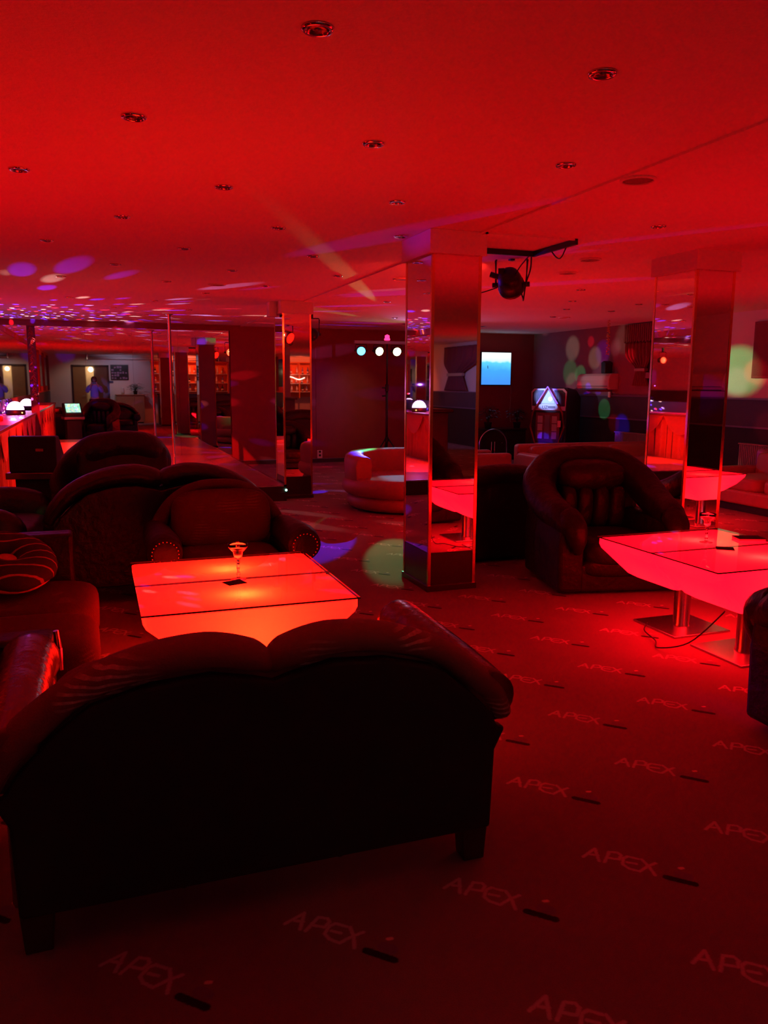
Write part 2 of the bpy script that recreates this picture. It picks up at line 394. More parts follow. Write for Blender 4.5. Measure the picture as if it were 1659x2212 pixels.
def thing(name, label, cat, loc=(0, 0, 0), rz=0.0, group=None):
    o = bpy.data.objects.new(name, None); COL.objects.link(o); o.empty_display_size = .1
    o.location = loc; o.rotation_euler = (0, 0, rz)
    return tag(o, label, cat, group)
def dup(root, loc, rz=None, label=None, group=None, scale=None):
    def rec(o, parent):
        c = o.copy(); COL.objects.link(c)
        if parent is not None: c.parent = parent
        for ch in [k for k in ALL() if k.parent == o]: rec(ch, c)
        return c
    kids = list(root.children_recursive)
    def ALL(): return kids
    r = rec(root, None); r.location = loc
    if rz is not None: r.rotation_euler = (0, 0, rz)
    if label: r['label'] = label
    if group: r['group'] = group
    if scale: r.scale = scale
    return r
def struct(name, bm, m, parent=None, **k):
    o = build(name, bm, m, parent, **k)
    if parent is None: o['kind'] = 'structure'
    return o

# ------------------------------------------------------------------ the room
HC = 2.55; YB = 14.98; XR = 8.68; XL = -1.55; YF = -2.2
YE = -10.5
bm = BM(); box(bm, XL-.1, XR+.1, YF-1.1, YB+.1, -.1, 0); box(bm, 5.2, XR+.1, YE-.1, YF-1.1, -.1, 0)
struct('floor', bm, carpet_m)
bm = BM(); box(bm, XL-.1, 2.57, YF-1.1, YB+.1, HC, HC+.12); box(bm, 2.57, XR+.1, YF-1.1, YB+.1, HC-.012, HC+.12); box(bm, 5.2, XR+.1, YE-.1, YF-1.1, HC-.012, HC+.12)
struct('ceiling', bm, ceil_m)
# back wall: plain red on the right, a header above the stage mirror on the left
bm = BM(); box(bm, XL-.1, XR+.1, YB+.02, YB+.12, -.1, HC); box(bm, XL, 2.37, YB-.03, YB+.03, 2.45, HC); box(bm, 2.37, XR, YB-.02, YB+.03, 0, HC)
box(bm, 3.98, 4.3, YB-.035, YB-.015, .12, HC)
wb = struct('wall_back', bm, redwall_m)
bm = BM(); box(bm, XR, XR+.1, 10.55, YB+.1, 0, HC)
wr = struct('wall_right', bm, maroon_m)
bm = BM(); box(bm, XR, XR+.1, YE-.1, 10.55, 0, HC); struct('wall_right_white', bm, white_m)['kind'] = 'structure'
bpy.data.objects['wall_right_white'].name = 'wall_right.001'
bm = BM(); box(bm, XR-.025, XR+.01, YE, 13.9, .93, 1.31); struct('trim_1', bm, wains_m)
bm = BM(); box(bm, XR-.022, XR+.01, YE, 13.9, 0, .93); struct('trim_2', bm, blackwall_m)
bm = BM(); box(bm, XR-.045, XR+.01, YE, 13.9, 1.31, 1.335); box(bm, XR-.04, XR+.01, YE, 13.9, .915, .94); struct('trim_3', bm, rail_m)
bm = BM(); box(bm, XL-.1, XL, YF-.1, YB+.1, 1.2, HC)
wl = struct('wall_left', bm, orange_m)
bm = BM(); box(bm, XL-.1, XL+.01, YF-.1, YB+.1, 0, 1.2); struct('trim_4', bm, wains_m)
bm = BM(); box(bm, XL-.1, -.72, YF-.1, YF, 0, HC); box(bm, .48, 5.3, YF-.1, YF, 0, HC); box(bm, -.72, .48, YF-.1, YF, 2.1, HC)
struct('wall_front', bm, white_m)
bm = BM(); box(bm, 5.2, 5.3, YE, YF-.1, 0, HC); box(bm, 5.2, XR+.1, YE-.1, YE, 0, HC); struct('wall_front.001', bm, white_m)
bm = BM(); box(bm, -.8, .56, YF-1.0, YF-.95, 0, 2.3); struct('wall_corridor', bm, mat('corridor_paint', (.8, .6, .4), .8))
lamp('corridor_lamp', 'POINT', (-.1, YF-.5, 2.0), (1, .7, .4), 9, radius=.08)
bm = BM(); box(bm, -.78, -.72, YF-.1, YF+.03, 0, 2.15); box(bm, .48, .54, YF-.1, YF+.03, 0, 2.15); box(bm, -.78, .54, YF-.1, YF+.03, 2.1, 2.16)
struct('trim_5', bm, wood_m)
bm = BM(); box(bm, -.72, -.28, YF-.06, YF-.02, 0, 2.1); d1 = struct('door_1', bm, door_m)
bm = BM(); tube(bm, [(-.33, YF, 1.02), (-.33, YF+.04, 1.02), (-.43, YF+.04, 1.02)], .01, 8); build('door_handle', bm, chrome_m, d1)
bm = BM(); box(bm, .0, .48, YF-.06, YF-.02, 0, 2.1); d2 = struct('door_2', bm, mat('brown_door', (.14, .05, .03), .45))
bm = BM(); tube(bm, [(.05, YF, 1.02), (.05, YF+.04, 1.02), (.15, YF+.04, 1.02)], .01, 8); build('door_handle', bm, chrome_m, d2)
bm = BM(); box(bm, 2.37, XR, YB-.04, YB-.015, 0, .07); struct('baseboard_back', bm, mat('baseboard', (.03, .02, .03), .5))
bm = BM(); box(bm, 2.37, XR, YB-.045, YB-.015, .07, .08); struct('trim_6', bm, rail_m)

# stage mirrors on the back wall, in panes
panes = [(XL+.01, -1.03), (-.9, -.12), (-.118, .66), (.662, 1.44), (1.442, 2.35)]
bname = ['behind the end of the draped counter', 'second pane from the left of the stage', 'behind the rear chrome reflection of the pole', 'directly behind the chrome pole', 'beside the red wall panel']
for (a, b), s in zip(panes, bname):
    bm = BM(); box(bm, a, b, YB-.006, YB+.019, .2, 2.45)
    tag(build('wall_mirror', bm, mirror_m), 'tall stage mirror pane '+s, 'mirror', 'mirror panes behind the stage')
bm = BM(); box(bm, XL+.002, XL+.012, 7.6, YB-.01, 1.2, 2.42)
tag(build('wall_mirror', bm, mirror_m), 'wide mirror on the left wall above the red draped counter', 'mirror')

# stage platform
bm = BM(); box(bm, -.95, 2.25, 10.12, YB-.01, .02, .2)
st = thing('stage_platform', 'low laminate stage platform with the dance pole, in front of the mirrored wall', 'stage')
build('deck', bm, stage_m, st, bevel=.004)
bm = BM(); box(bm, -.95, 2.255, 10.09, 10.12, 0, .19); box(bm, 2.25, 2.28, 10.09, YB-.01, 0, .19); build('kick_board', bm, plinth_m, st)
bm = BM(); box(bm, -.96, 2.285, 10.085, 10.13, .19, .206); box(bm, 2.245, 2.285, 10.085, YB-.01, .19, .206); build('edge_strip', bm, steel_m, st)
bm = BM(); lathe(bm, [(.0, .206), (.09, .206), (.09, .212), (.03, .22), (.0225, .235), (.0225, HC-.03), (.06, HC-.01), (.06, HC), (0, HC)], 24, (1.13, 12.95, 0))
pl = thing('dance_pole', 'shiny chrome dance pole from stage floor to ceiling', 'pole', (1.13, 12.95, .2))
build('pole', bm, chrome_m, pl, smooth=True).location = (-1.13, -12.95, -.2)

# ------------------------------------------------------------------ mirrored columns
def column(x0, y0, label):
    W, D = .38, .5
    t = thing('mirrored_column', label, 'column', (x0+W/2, y0+D/2, 0), 0, 'mirrored columns')
    hx, hy = W/2, D/2
    bm = BM(); box(bm, -hx+.012, hx-.012, -hy+.012, hy-.012, 0, HC-.01); build('core', bm, redwall_m, t)
    bm = BM(); box(bm, -hx-.01, hx+.01, -hy-.01, hy+.01, 0, .045); build('foot_skirting', bm, plinth_m, t, bevel=.003)
    for (a, b, c, d) in ((-hx+.012, hx-.012, -hy+.004, -hy+.012), (-hx+.012, hx-.012, hy-.012, hy-.004), (-hx+.004, -hx+.012, -hy+.012, hy-.012), (hx-.012, hx-.004, -hy+.012, hy-.012)):
        if c > 0 and d > .2 and a < 0 and b > 0 and c > hy-.02:      # rear face is painted, not mirrored
            bm = BM(); box(bm, a, b, c, d, .045, 2.39); build('painted_panel', bm, redwall_m, t); continue
        bm = BM(); box(bm, a, b, c, d, .29, 2.39); build('mirror_panel', bm, mirror_m, t)
        bm = BM(); box(bm, a, b, c, d, .045, .286); build('base_panel', bm, plinth_m, t)
    for sx in (-1, 1):
        for sy in (-1, 1):
            bm = BM(); x, y = sx*hx, sy*hy
            prism(bm, [(x, y), (x-sx*.022, y), (x-sx*.022, y-sy*.006), (x-sx*.006, y-sy*.006), (x-sx*.006, y-sy*.022), (x, y-sy*.022)], .04, 2.4, 'z')
            build('corner_trim', bm, brass_m, t)
    bm = BM(); box(bm, -hx-.025, hx+.025, -hy-.025, hy+.025, 2.39, HC-.001); build('capital', bm, ceil_m, t, bevel=.004)
    return t
colC = column(2.225, 5.24, 'mirror clad column with brass edges in the middle, nearest the left glowing table')
colB = column(2.30, 10.28, 'mirror clad column with brass edges at the corner of the stage')
colR = column(4.43, 5.2, 'mirror clad column with brass edges behind the right glowing tables')
colA = column(2.2, -.1, 'mirror clad column with brass edges beside the photographer, seen in the stage mirror')
# small lamp box beside the stage column
bm = BM(); box(bm, 2.17, 2.27, 10.45, 10.62, 2.36, HC-.001); tag(build('junction_box', bm, ceil_m, bevel=.006), 'small box on the ceiling against the left side of the stage column', 'junction box')

# ------------------------------------------------------------------ ceiling fittings
dl = thing('recessed_downlight', '', 'ceiling light', (0, 0, HC))
bm = BM(); lathe(bm, [(.050, 0), (.050, -.004), (.046, -.009), (.038, -.010), (.033, -.006), (.033, 0)], 28); build('trim_ring', bm, chrome_m, dl, smooth=True)
bm = BM(); lathe(bm, [(.033, -.006), (.024, -.003), (.014, -.0015), (0, -.0015)], 20); build('reflector', bm, mat('reflector', (.35, .2, .18), .2, 1.0), dl, smooth=True)
bm = BM(); lathe(bm, [(.015, -.002), (.013, -.007), (0, -.009)], 16); build('bulb', bm, mat('bulb_off', (.12, .05, .05), .2), dl, smooth=True)
ords = ['first', 'second', 'third', 'fourth', 'fifth', 'sixth', 'seventh', 'eighth', 'ninth', 'tenth', 'eleventh', 'twelfth', 'thirteenth']
rows = [(2.5, [.68, 1.68]), (3.53, [.2, 1.21, 2.19]), (4.56, [-.3, .71, 1.71, 3.55]), (5.58, [.22, 1.23, 2.12]), (6.68, [-.28, .72, 1.76]), (7.78, [.23, 1.27, 2.3, 5.08, 6.14]),
        (8.85, [-.26, .76, 1.8, 5.66, 6.65]), (9.8, [1.28, 3.55, 6.18, 6.91, 7.67]), (10.95, [-.24, .78, 6.67]), (12.1, [.3, 1.34, 4.51, 5.6]), (13.2, [.8, 5.1, 6.6])]
first = True
for i, (y, xs) in enumerate(rows):
    for j, x in enumerate(xs):
        z = HC if x < 2.57 else HC-.012
        lab = 'round ceiling downlight, %s from left in the %s row from the camera' % (ords[j], ords[i])
        if first: dl.location = (x, y, z); dl['label'] = lab; dl['group'] = 'ceiling downlights'; first = False
        else: dup(dl, (x, y, z), 0, lab, 'ceiling downlights')
sp0 = thing('ceiling_speaker', 'round flat ceiling speaker nearest the camera, at the upper right', 'ceiling speaker', (2.66, 3.6, HC-.012), 0, 'round ceiling speakers')
bm = BM(); lathe(bm, [(.092, 0), (.092, -.006), (.084, -.012), (.078, -.012), (.076, -.005), (.076, 0)], 32); build('rim', bm, ceil_m, sp0, smooth=True)
bm = BM(); lathe(bm, [(.077, -.004), (.05, -.008), (0, -.009)], 32); build('grille', bm, mat('grille', (.4, .25, .22), .6, bump=.8, bscale=300), sp0, smooth=True)
for x, y, lab in ((3.94, 5.92, 'between the spotlight and the right column'), (4.21, 6.68, 'second one between the spotlight and the right column'), (2.94, 7.69, 'left of the middle column, partly behind it'),
                  (1.29, 8.92, 'farther back on the left'), (3.76, 8.75, 'behind the middle column'), (6.9, 11.0, 'far right near the hanging tinsel')):
    dup(sp0, (x, y, HC if x < 2.57 else HC-.012), 0, 'round flat ceiling speaker '+lab, 'round ceiling speakers')
# open hatch frame in the ceiling with cables
h = thing('ceiling_hatch', 'dark framed open ceiling hatch beside the middle column', 'ceiling hatch', (2.95, 5.45, HC-.012))
bm = BM(); box(bm, -.36, .36, -.30, -.285, -.012, 0); box(bm, -.36, -.345, -.3, .3, -.012, 0); build('panel_edge', bm, ceil_m, h)
bm = BM(); box(bm, -.37, .37, .285, .31, -.04, 0); box(bm, .345, .37, -.3, .31, -.04, 0); build('hatch_frame', bm, blackmetal_m, h)
bm = BM(); tube(bm, [(.36, .05, -.03), (.37, -.02, -.09), (.36, -.1, -.10), (.36, -.17, -.03)], .005, 6, 5); build('cable_loop', bm, black_m, h)

# par can spotlight hanging under the hatch
par_body = [(0, -.155), (.04, -.15), (.075, -.12), (.088, -.06), (.09, 0), (.098, .01), (.098, .04), (.09, .05), (.088, .045), (0, .045)]
def par_can(loc, rz, tilt, label, lens_col, lens_s, group=None, drop=.16, scale=1.0, name='stage_spotlight'):
    t = thing(name, label, 'spotlight', loc, rz, group); t.scale = (scale,)*3
    rot = (-PI/2+tilt, 0, 0)
    b = build('housing', lathe(BM(), par_body, 20), blackmetal_m, t, smooth=True, rot=rot)
    lens = build('lens', lathe(BM(), [(.084, .047), (.05, .054), (0, .057)], 20), emis('lens_'+name+str(len(bpy.data.materials)), lens_col, lens_s) if lens_s else mat('lens_off', (.1, .02, .02), .1), t, smooth=True, rot=rot)
    bm = BM(); tube(bm, [(-.11, 0, 0), (-.115, 0, drop), (-.105, 0, drop+.02), (.105, 0, drop+.02), (.115, 0, drop), (.11, 0, 0)], .009, 6); build('yoke', bm, blackmetal_m, t)
    for s in (-1, 1):
        bm = BM(); tube(bm, [(s*.085, 0, 0), (s*.135, 0, 0)], .018, 10); build('tilt_knob', bm, blackmetal_m, t)
    return t
pc = par_can((3.33, 6.15, 2.33), R(-38), R(-22), 'black stage spotlight hanging by its yoke beside the middle column', (1, .004, .002), 5, drop=.17, scale=1.15)
bm = BM(); box(bm, -.07, -.03, -.14, -.02, .06, .1); tube(bm, [(-.05, -.06, .04), (-.14, -.07, .07)], .02, 8); build('clamp', bm, blackmetal_m, pc)
bm = BM(); sphere(bm, (.045, -.12, .04), .011, 8); build('status_light', bm, emis('status_white', (1, .75, .6), 6), pc)
bm = BM(); tube(bm, [(.0, .0, .19), (0, 0, .185)], .03, 10); build('hook', bm, blackmetal_m, pc)
bm = BM(); tube(bm, [(3.3, 5.77, 2.53), (3.34, 5.85, 2.42), (3.36, 5.95, 2.32), (3.38, 6.02, 2.2), (3.42, 6.1, 2.22), (3.40, 6.12, 2.3)], .006, 6, 6)
tube(bm, [(3.3, 5.77, 2.53), (3.28, 5.9, 2.45), (3.3, 6.05, 2.38)], .005, 6, 5)
tube(bm, [(3.2, 6.15, 2.3), (3.0, 6.1, 2.24), (2.75, 5.95, 2.2), (2.62, 5.7, 2.22)], .005, 6, 6)
tag(build('power_cable', bm, black_m, smooth=True), 'black cable looping from the hatch down to the hanging spotlight', 'cable')
par_can((2.95, 11.3, 2.2), R(0), R(0), 'red stage spotlight hidden behind the stage column, seen in the mirror', (1, .03, .01), 12, drop=.2)
bm = BM(); box(bm, 2.93, 2.97, 11.28, 11.32, 2.42, HC-.013); tag(build('light_bracket', bm, blackmetal_m), 'short ceiling bracket carrying the red spotlight behind the stage column', 'bracket')
bm = BM(); box(bm, 3.31, 3.35, 6.13, 6.17, 2.545-.02, HC-.013); tag(build('light_bracket', bm, blackmetal_m), 'short ceiling bracket above the black hanging spotlight', 'bracket')

# tripod light stand with T bar
sx_, sy_ = 4.82, 13.3
t = thing('light_stand', 'black tripod stand with a T bar of stage lights near the back wall', 'light stand', (sx_, sy_, 0))
bm = BM(); tube(bm, [(0, 0, .12), (0, 0, 1.45)], .022, 12); build('lower_pole', bm, blackmetal_m, t, smooth=True)
bm = BM(); tube(bm, [(0, 0, 1.4), (0, 0, 2.25)], .015, 12); build('upper_pole', bm, blackmetal_m, t, smooth=True)
bm = BM(); tube(bm, [(0, 0, 1.38), (0, 0, 1.5)], .032, 12); tube(bm, [(0, 0, 1.44), (-.09, -.02, 1.44)], .014, 8); tube(bm, [(0, 0, 1.30), (-.09, -.02, 1.30)], .014, 8); build('locking_collar', bm, black_m, t)
bm = BM(); tube(bm, [(0, 0, .5), (0, 0, .58)], .035, 12); build('leg_hub', bm, black_m, t)
for a in (200, 320, 80):
    ca, sa = math.cos(R(a)), math.sin(R(a))
    bm = BM(); tube(bm, [(.03*ca, .03*sa, .55), (.46*ca, .46*sa, .02)], .013, 8); tube(bm, [(.0, .0, .16), (.30*ca, .30*sa, .22)], .007, 6); l_ = build('leg', bm, blackmetal_m, t, smooth=True)
    bm = BM(); tube(bm, [(.44*ca, .44*sa, .035), (.475*ca, .475*sa, .004)], .018, 8); build('rubber_foot', bm, black_m, l_)
bm = BM(); box(bm, -.60, .60, -.025, .025, 2.19, 2.24); build('cross_bar', bm, mat('blue_grey_metal', (.3, .36, .5), .4, .3), t, bevel=.003)
for i, (dx, cl, s, lab) in enumerate(((-.48, (.05, .42, 1), 9, 'blue stage light hanging at the left end of the T bar'), (-.16, (1, .95, .35), 14, 'yellow white stage light left of the stand pole'),
                              (.17, (1, .95, .45), 12, 'yellow white stage light right of the stand pole'), (.5, (.5, 1, .8), 10, 'pale stage light at the right end of the T bar, half behind the column'))):
    par_can((sx_+dx, sy_-.01, 2.07), R(180+(-12, 5, -4, 8)[i]), R(-14), lab, cl, s, 'T bar stage lights', drop=.10, scale=.85)
bm = BM(); lathe(bm, [(0, 0), (.05, 0), (.05, .03), (.04, .035), (.04, .08), (0, .1)], 16); o = build('beacon', bm, [mat('beacon_red', (.4, .01, .05), .2, emit=(1, .02, .12), estr=4)], None, smooth=True, loc=(sx_, sy_, 2.255)); tag(o, 'small red flashing beacon on top of the T bar', 'beacon')
lamp('beam_glow', 'SPOT', (sx_-.16, sy_+.2, 2.0), (1, .9, .3), 10, (sx_-.2, YB, 1.1), 60, .9, .05)
lamp('beam_glow', 'SPOT', (sx_-.48, sy_+.2, 2.0), (.1, .15, 1), 12, (sx_-.8, YB, 1.2), 60, .9, .05)

# ------------------------------------------------------------------ LED tables
def bulb(p, col, e, par=None):
    l = lamp('table_bulb', 'POINT', p, col, e, radius=.035); return l
def led_table(cx, cy, rz, label, warm, group, bx=0.0):
    sm = shellw_m if warm else shell_m
    t = thing('led_table', label, 'table', (cx, cy, 0), rz, group)
    hx, hy = .465, .262
    secs = [(.548, hx, hy), (.515, hx, hy), (.49, hx-.012, hy-.004), (.32, hx-.20, hy-.035), (.298, hx-.24, hy-.07), (.296, .07, .07)]
    bm = BM(); rings = []
    for z, a, b in secs:
        r = min(.03, a*.3)
        ring = []
        for qx, qy, s0 in ((1, 1, 0), (-1, 1, 90), (-1, -1, 180), (1, -1, 270)):
            for k in range(4):
                an = R(s0+k*30); ring.append(bm.verts.new((qx*(a-r)+r*math.cos(an), qy*(b-r)+r*math.sin(an), z)))
        rings.append(ring)
    for a, b in zip(rings, rings[1:]):
        for i in range(16): bm.faces.new([a[i], a[(i+1) % 16], b[(i+1) % 16], b[i]])
    bm.faces.new(rings[0]); bm.faces.new(rings[-1])
    build('lit_shell', bm, sm, t, smooth=False)
    for dx in (.0, .045):      # two small sockets low on the left end
        bm = BM(); lathe(bm, [(0, 0), (.007, 0), (.007, .004), (0, .004)], 10)
        o = build('socket', bm, black_m, t); o.location = (-.288, -.10+dx, .347); o.rotation_euler = (0, R(-138), 0)
    bm = BM(); prism(bm, [(x*(hx+.006), y*(hy+.001)) for x, y in ((-1, -1), (1, -1), (1, 1), (-1, 1))], .5525, .560, 'z')
    for f in bm.faces:
        f.material_index = 0 if abs(f.normal.z) > .5 else 0
    bm.faces.ensure_lookup_table(); bm.normal_update()
    for f in bm.faces: f.material_index = 0 if abs(f.normal.z) > .5 else 1
    build('glass_top', bm, [glass_m, edge_m], t)
    bm = BM(); lathe(bm, [(0, .012), (.055, .012), (.055, .02), (.05, .03), (.05, .30), (0, .30)], 24); build('steel_column', bm, steel_m, t, smooth=True).modifiers.new('e', 'EDGE_SPLIT')
    bm = BM(); box(bm, -.21, .21, -.2, .2, 0, .012); build('base_plate', bm, steel_m, t, bevel=.004)
    c_, s_ = math.cos(rz), math.sin(rz)
    bulb((cx+bx*c_, cy+bx*s_, .462), (1, .52, .06) if warm else (1, .12, .08), 1.0 if warm else 1.2)
    return t
G1 = 'pair of red glowing tables on the left'; G2 = 'pair of red glowing tables on the right'
led_table(.605, 3.56, 0, 'red glowing table on the left, the half nearer the camera', True, G1)
led_table(.605, 4.09, 0, 'red glowing table on the left, the far half behind the glass', True, G1)
led_table(3.415, 3.42, 0, 'pink red glowing table on the right, the half nearer the camera', False, G2, .08)
led_table(3.415, 3.95, 0, 'pink red glowing table on the right, the far half under the cocktail glass', False, G2, .08)
led_table(3.95, 7.12, 0, 'red glowing table behind the middle column, nearer half', True, 'glowing tables behind the column')
led_table(3.95, 7.65, 0, 'red glowing table behind the middle column, far half', True, 'glowing tables behind the column')
led_table(6.2, 2.9, 0, 'red glowing table right of the view, seen mirrored in the right column', False, 'glowing tables seen in the column mirror')
led_table(6.2, 3.43, 0, 'second red glowing table right of the view, mirrored in the right column', False, 'glowing tables seen in the column mirror')
# oval table
t = thing('led_table', 'boat shaped oval glowing table behind the right mirrored column', 'table', (6.18, 7.25, 0), R(-42))
def lens_outline(a, b, n=20):
    pts = []
    for i in range(2*n):
        x = math.cos(PI*i/n); y = (1-abs(x)**2.2)**.75*(1 if i < n else -1); pts.append((x*a, y*b))
    return pts
bm = BM(); rings = []
for z, k, kb in ((.548, 1, 1), (.52, .985, .97), (.44, .86, .86), (.36, .66, .7), (.30, .42, .5)):
    rings.append([bm.verts.new((x*k, y*kb, z)) for x, y in lens_outline(.63, .32)])
for a, b in zip(rings, rings[1:]):
    for i in range(40): bm.faces.new([a[i], a[(i+1) % 40], b[(i+1) % 40], b[i]])
bm.faces.new(rings[0]); bm.faces.new(rings[-1])
build('lit_shell', bm, shell_m, t, smooth=False)
bm = BM(); prism(bm, lens_outline(.64, .325), .5525, .56, 'z'); bm.normal_update()
for f in bm.faces: f.material_index = 0 if abs(f.normal.z) > .5 else 1
build('glass_top', bm, [glass_m, edge_m], t)
bm = BM(); lathe(bm, [(0, .012), (.05, .012), (.05, .30), (0, .30)], 20); build('steel_column', bm, steel_m, t, smooth=True)
bm = BM(); box(bm, -.22, .22, -.18, .18, 0, .012); build('base_plate', bm, steel_m, t, bevel=.004)
bulb((6.18, 7.25, .43), (1, .12, .08), 2.0)
bm = BM(); tube(bm, [(3.10, 3.26, .33), (3.07, 3.25, .3), (3.02, 3.42, .1), (2.98, 3.62, .012), (3.04, 3.72, .018), (3.1, 3.9, .02), (3.2, 4.0, .03)], .004, 6, 6)
tag(build('power_cable', bm, black_m, smooth=True), 'thin cable hanging from the near right table to its base plate', 'cable')

# glasses, coasters, phone
t = thing('cocktail_glass', 'wide rimmed cocktail glass with twisted stem on the left glowing table', 'glass', (.615, 3.80, .560), 0, 'cocktail glasses')
prof = [(0, 0), (.038, 0), (.038, .002), (.012, .008), (.006, .016), (.010, .026), (.010, .034), (.006, .042), (.008, .055), (.009, .068), (.006, .078), (.011, .086), (.006, .095), (.010, .1), (.018, .108), (.022, .122), (.023, .135), (.036, .148), (.046, .16), (.049, .178), (.0475, .178), (.044, .161), (.034, .15), (.021, .137), (.020, .123), (.016, .111), (.008, .104), (0, .103)]
bm = BM(); lathe(bm, prof, 28); build('bowl_and_stem', bm, cup_m, t, smooth=True)
dup(t, (3.46, 3.83, .560), 0, 'wide rimmed cocktail glass with twisted stem on the right glowing table', 'cocktail glasses')
cm = mat('coaster_black', (.02, .008, .01), .7)
bm = BM(); box(bm, -.047, .047, -.04, .04, 0, .003); o = build('coaster', bm, cm, loc=(.585, 3.735, .5602), rot=(0, 0, R(18)), bevel=.001); tag(o, 'dark square coaster beside the glass on the left table', 'coaster', 'coasters')
bm = BM(); box(bm, -.05, .05, -.045, .045, 0, .003); o = build('coaster', bm, cm, loc=(3.43, 3.64, .5602), rot=(0, 0, R(-38)), bevel=.001); tag(o, 'dark square coaster lying across the gap of the right tables', 'coaster', 'coasters')
t = thing('notebook', 'small notebook with dark cover on the far right table', 'notebook', (3.78, 3.82, .5602), R(-20))
bm = BM(); box(bm, -.08, .08, -.055, .055, 0, .012); build('pages', bm, white_m, t, bevel=.001)
bm = BM(); box(bm, -.083, .083, -.058, .058, .012, .015); build('cover', bm, cm, t, bevel=.001)

# ------------------------------------------------------------------ seating
def camel_seat(name, label, cat, loc, rz, halfw, outer, inner, fabric, backm, armm, humps, group=None, nails=False, depth=.82, scale=1.0, seatm=None):
    """sofa with an arched rolled back; local +Y is the way it faces, back plane at y=0.
       outer / inner: right half (x,z) profiles of the roll's top and of the back board's top, from the middle outwards"""
    t = thing(name, label, cat, loc, rz, group); t.scale = (scale,)*3
    seatm = seatm or fabric
    # back board
    pts = [(x, z) for x, z in inner] + [(halfw-.015, .45), (halfw-.05, .38), (halfw-.06, .12)]
    poly = [(-x, z) for x, z in pts[::-1]] + pts[(1 if inner[0][0] == 0 else 0):]
    bm = BM(); prism(bm, poly, 0, .05, 'y'); build('back_board', bm, backm, t, bevel=.012)
    # inner back filling
    pts2 = [(x*.96, z+.02) for x, z in inner] + [(halfw-.1, .3)]
    poly = [(-x, z) for x, z in pts2[::-1]] + pts2[(1 if inner[0][0] == 0 else 0):]
    bm = BM(); prism(bm, poly, .05, .16, 'y'); build('back_frame', bm, fabric, t, bevel=.02)
    for s in (-1, 1) if humps == 2 else (1,):
        mid = []; rad = []
        for (xo, zo), (xi, zi) in zip(outer, inner):
            mid.append((s*(xo+xi)/2, .085, (zo+zi)/2)); rad.append(max(.022, math.hypot(xo-xi, zo-zi)/2))
        if humps == 1:
            mid = [(-a, b, c) for a, b, c in mid[::-1]] + mid[1:]; rad = rad[::-1] + rad[1:]
        bm = BM(); tube(bm, mid, rad, 16, 5, sq=(1.9, 1.0), upv=(0, 0, 1)); build('back_roll', bm, fabric, t, smooth=True)
    # inside back cushions
    n = humps; cw = (halfw-.14)/n
    for i in range(n):
        cx = -cw*(n-1)+2*cw*i
        bm = BM(); pillow(bm, (cx, .22, .54+.1*(humps == 1)), (cw-.004, .1, .19), 3.5, 8, rx=R(8)); build('back_cushion', bm, fabric, t, smooth=True)
        bm = BM(); pillow(bm, (cx, .52, .40), (cw-.004, .36, .09), 5, 8); build('seat_cushion', bm, seatm, t, smooth=True)
    bm = BM(); box(bm, -halfw+.08, halfw-.08, .04, depth-.02, .12, .33); build('seat_frame', bm, fabric, t, bevel=.02, bseg=3)
    for s in (-1, 1):
        x0 = s*(halfw-.09)
        bm = BM(); prism(bm, [(x0-.05, .12), (x0+.05, .12), (x0+.045, .5), (x0-.05, .5)], .05, depth-.03, 'y'); a = build('arm', bm, armm, t, bevel=.015)
        bm = BM(); tube(bm, [(x0+s*.035, .03, .54), (x0+s*.035, .3, .555), (x0+s*.035, depth-.1, .56), (x0+s*.035, depth+.01, .545)], [.08, .09 if nails else .082, .106 if nails else .084, .098], 20, 4); build('arm_roll', bm, armm, a, smooth=True)
        bm = BM(); lathe(bm, [(0, 0), (.088, 0), (.088, .008), (.06, .016), (0, .018)], 24); o = build('scroll_face', bm, armm, a, smooth=True); o.location = (x0+s*.035, depth+.012, .545); o.rotation_euler = (-PI/2, 0, 0)
        if nails:
            bm = BM()
            for k in range(22):
                an = 2*PI*k/22; sphere(bm, (x0+s*.035+.074*math.cos(an), depth+.026, .545+.074*math.sin(an)), .0055, 6)
            build('nailhead_trim', bm, brass_m, a, smooth=True)
    for sx in (-1, 1):
        for yy in (.06, depth-.08):
            x = sx*(halfw-.1)
            bm = BM(); prism(bm, [(x-.035, 0), (x+.035, 0), (x+.045, .13), (x-.045, .13)], yy-.03, yy+.035, 'y'); build('leg', bm, wood_m, t, bevel=.004)
    return t
OUT2 = [(.0, .775), (.05, .825), (.18, .855), (.36, .835), (.54, .765), (.66, .68), (.73, .58), (.765, .50)]
INN2 = [(.0, .685), (.05, .70), (.17, .725), (.33, .715), (.48, .675), (.58, .60), (.66, .52), (.70, .455)]
camel_seat('sofa', 'large floral two hump sofa in the foreground, seen from its dark back', 'sofa', (.43, 2.08, 0), R(0), .74, [(x, z-.038*(x < .7)) for x, z in OUT2], INN2, floral_m, backcloth_m, glossleather_m, 2)
camel_seat('sofa', 'dark two hump leather sofa seen from behind, between the stage and the left table', 'sofa', (.40, 5.62, 0), R(0), .74, [(x, z+.1) for x, z in OUT2], [(x, z+.09) for x, z in INN2], leatherb_m, leatherb_m, leatherb_m, 2)
OUT1 = [(0, .88), (.12, .872), (.24, .828), (.34, .75), (.41, .65), (.45, .55)]
INN1 = [(0, .80), (.10, .79), (.20, .75), (.28, .68), (.34, .58), (.38, .48)]
camel_seat('armchair', 'round backed floral armchair with nailhead scroll arms behind the left table', 'armchair', (.735, 5.38, 0), R(180), .46, OUT1, INN1, floral2_m, backcloth_m, leather_m, 1, nails=True, depth=.80)

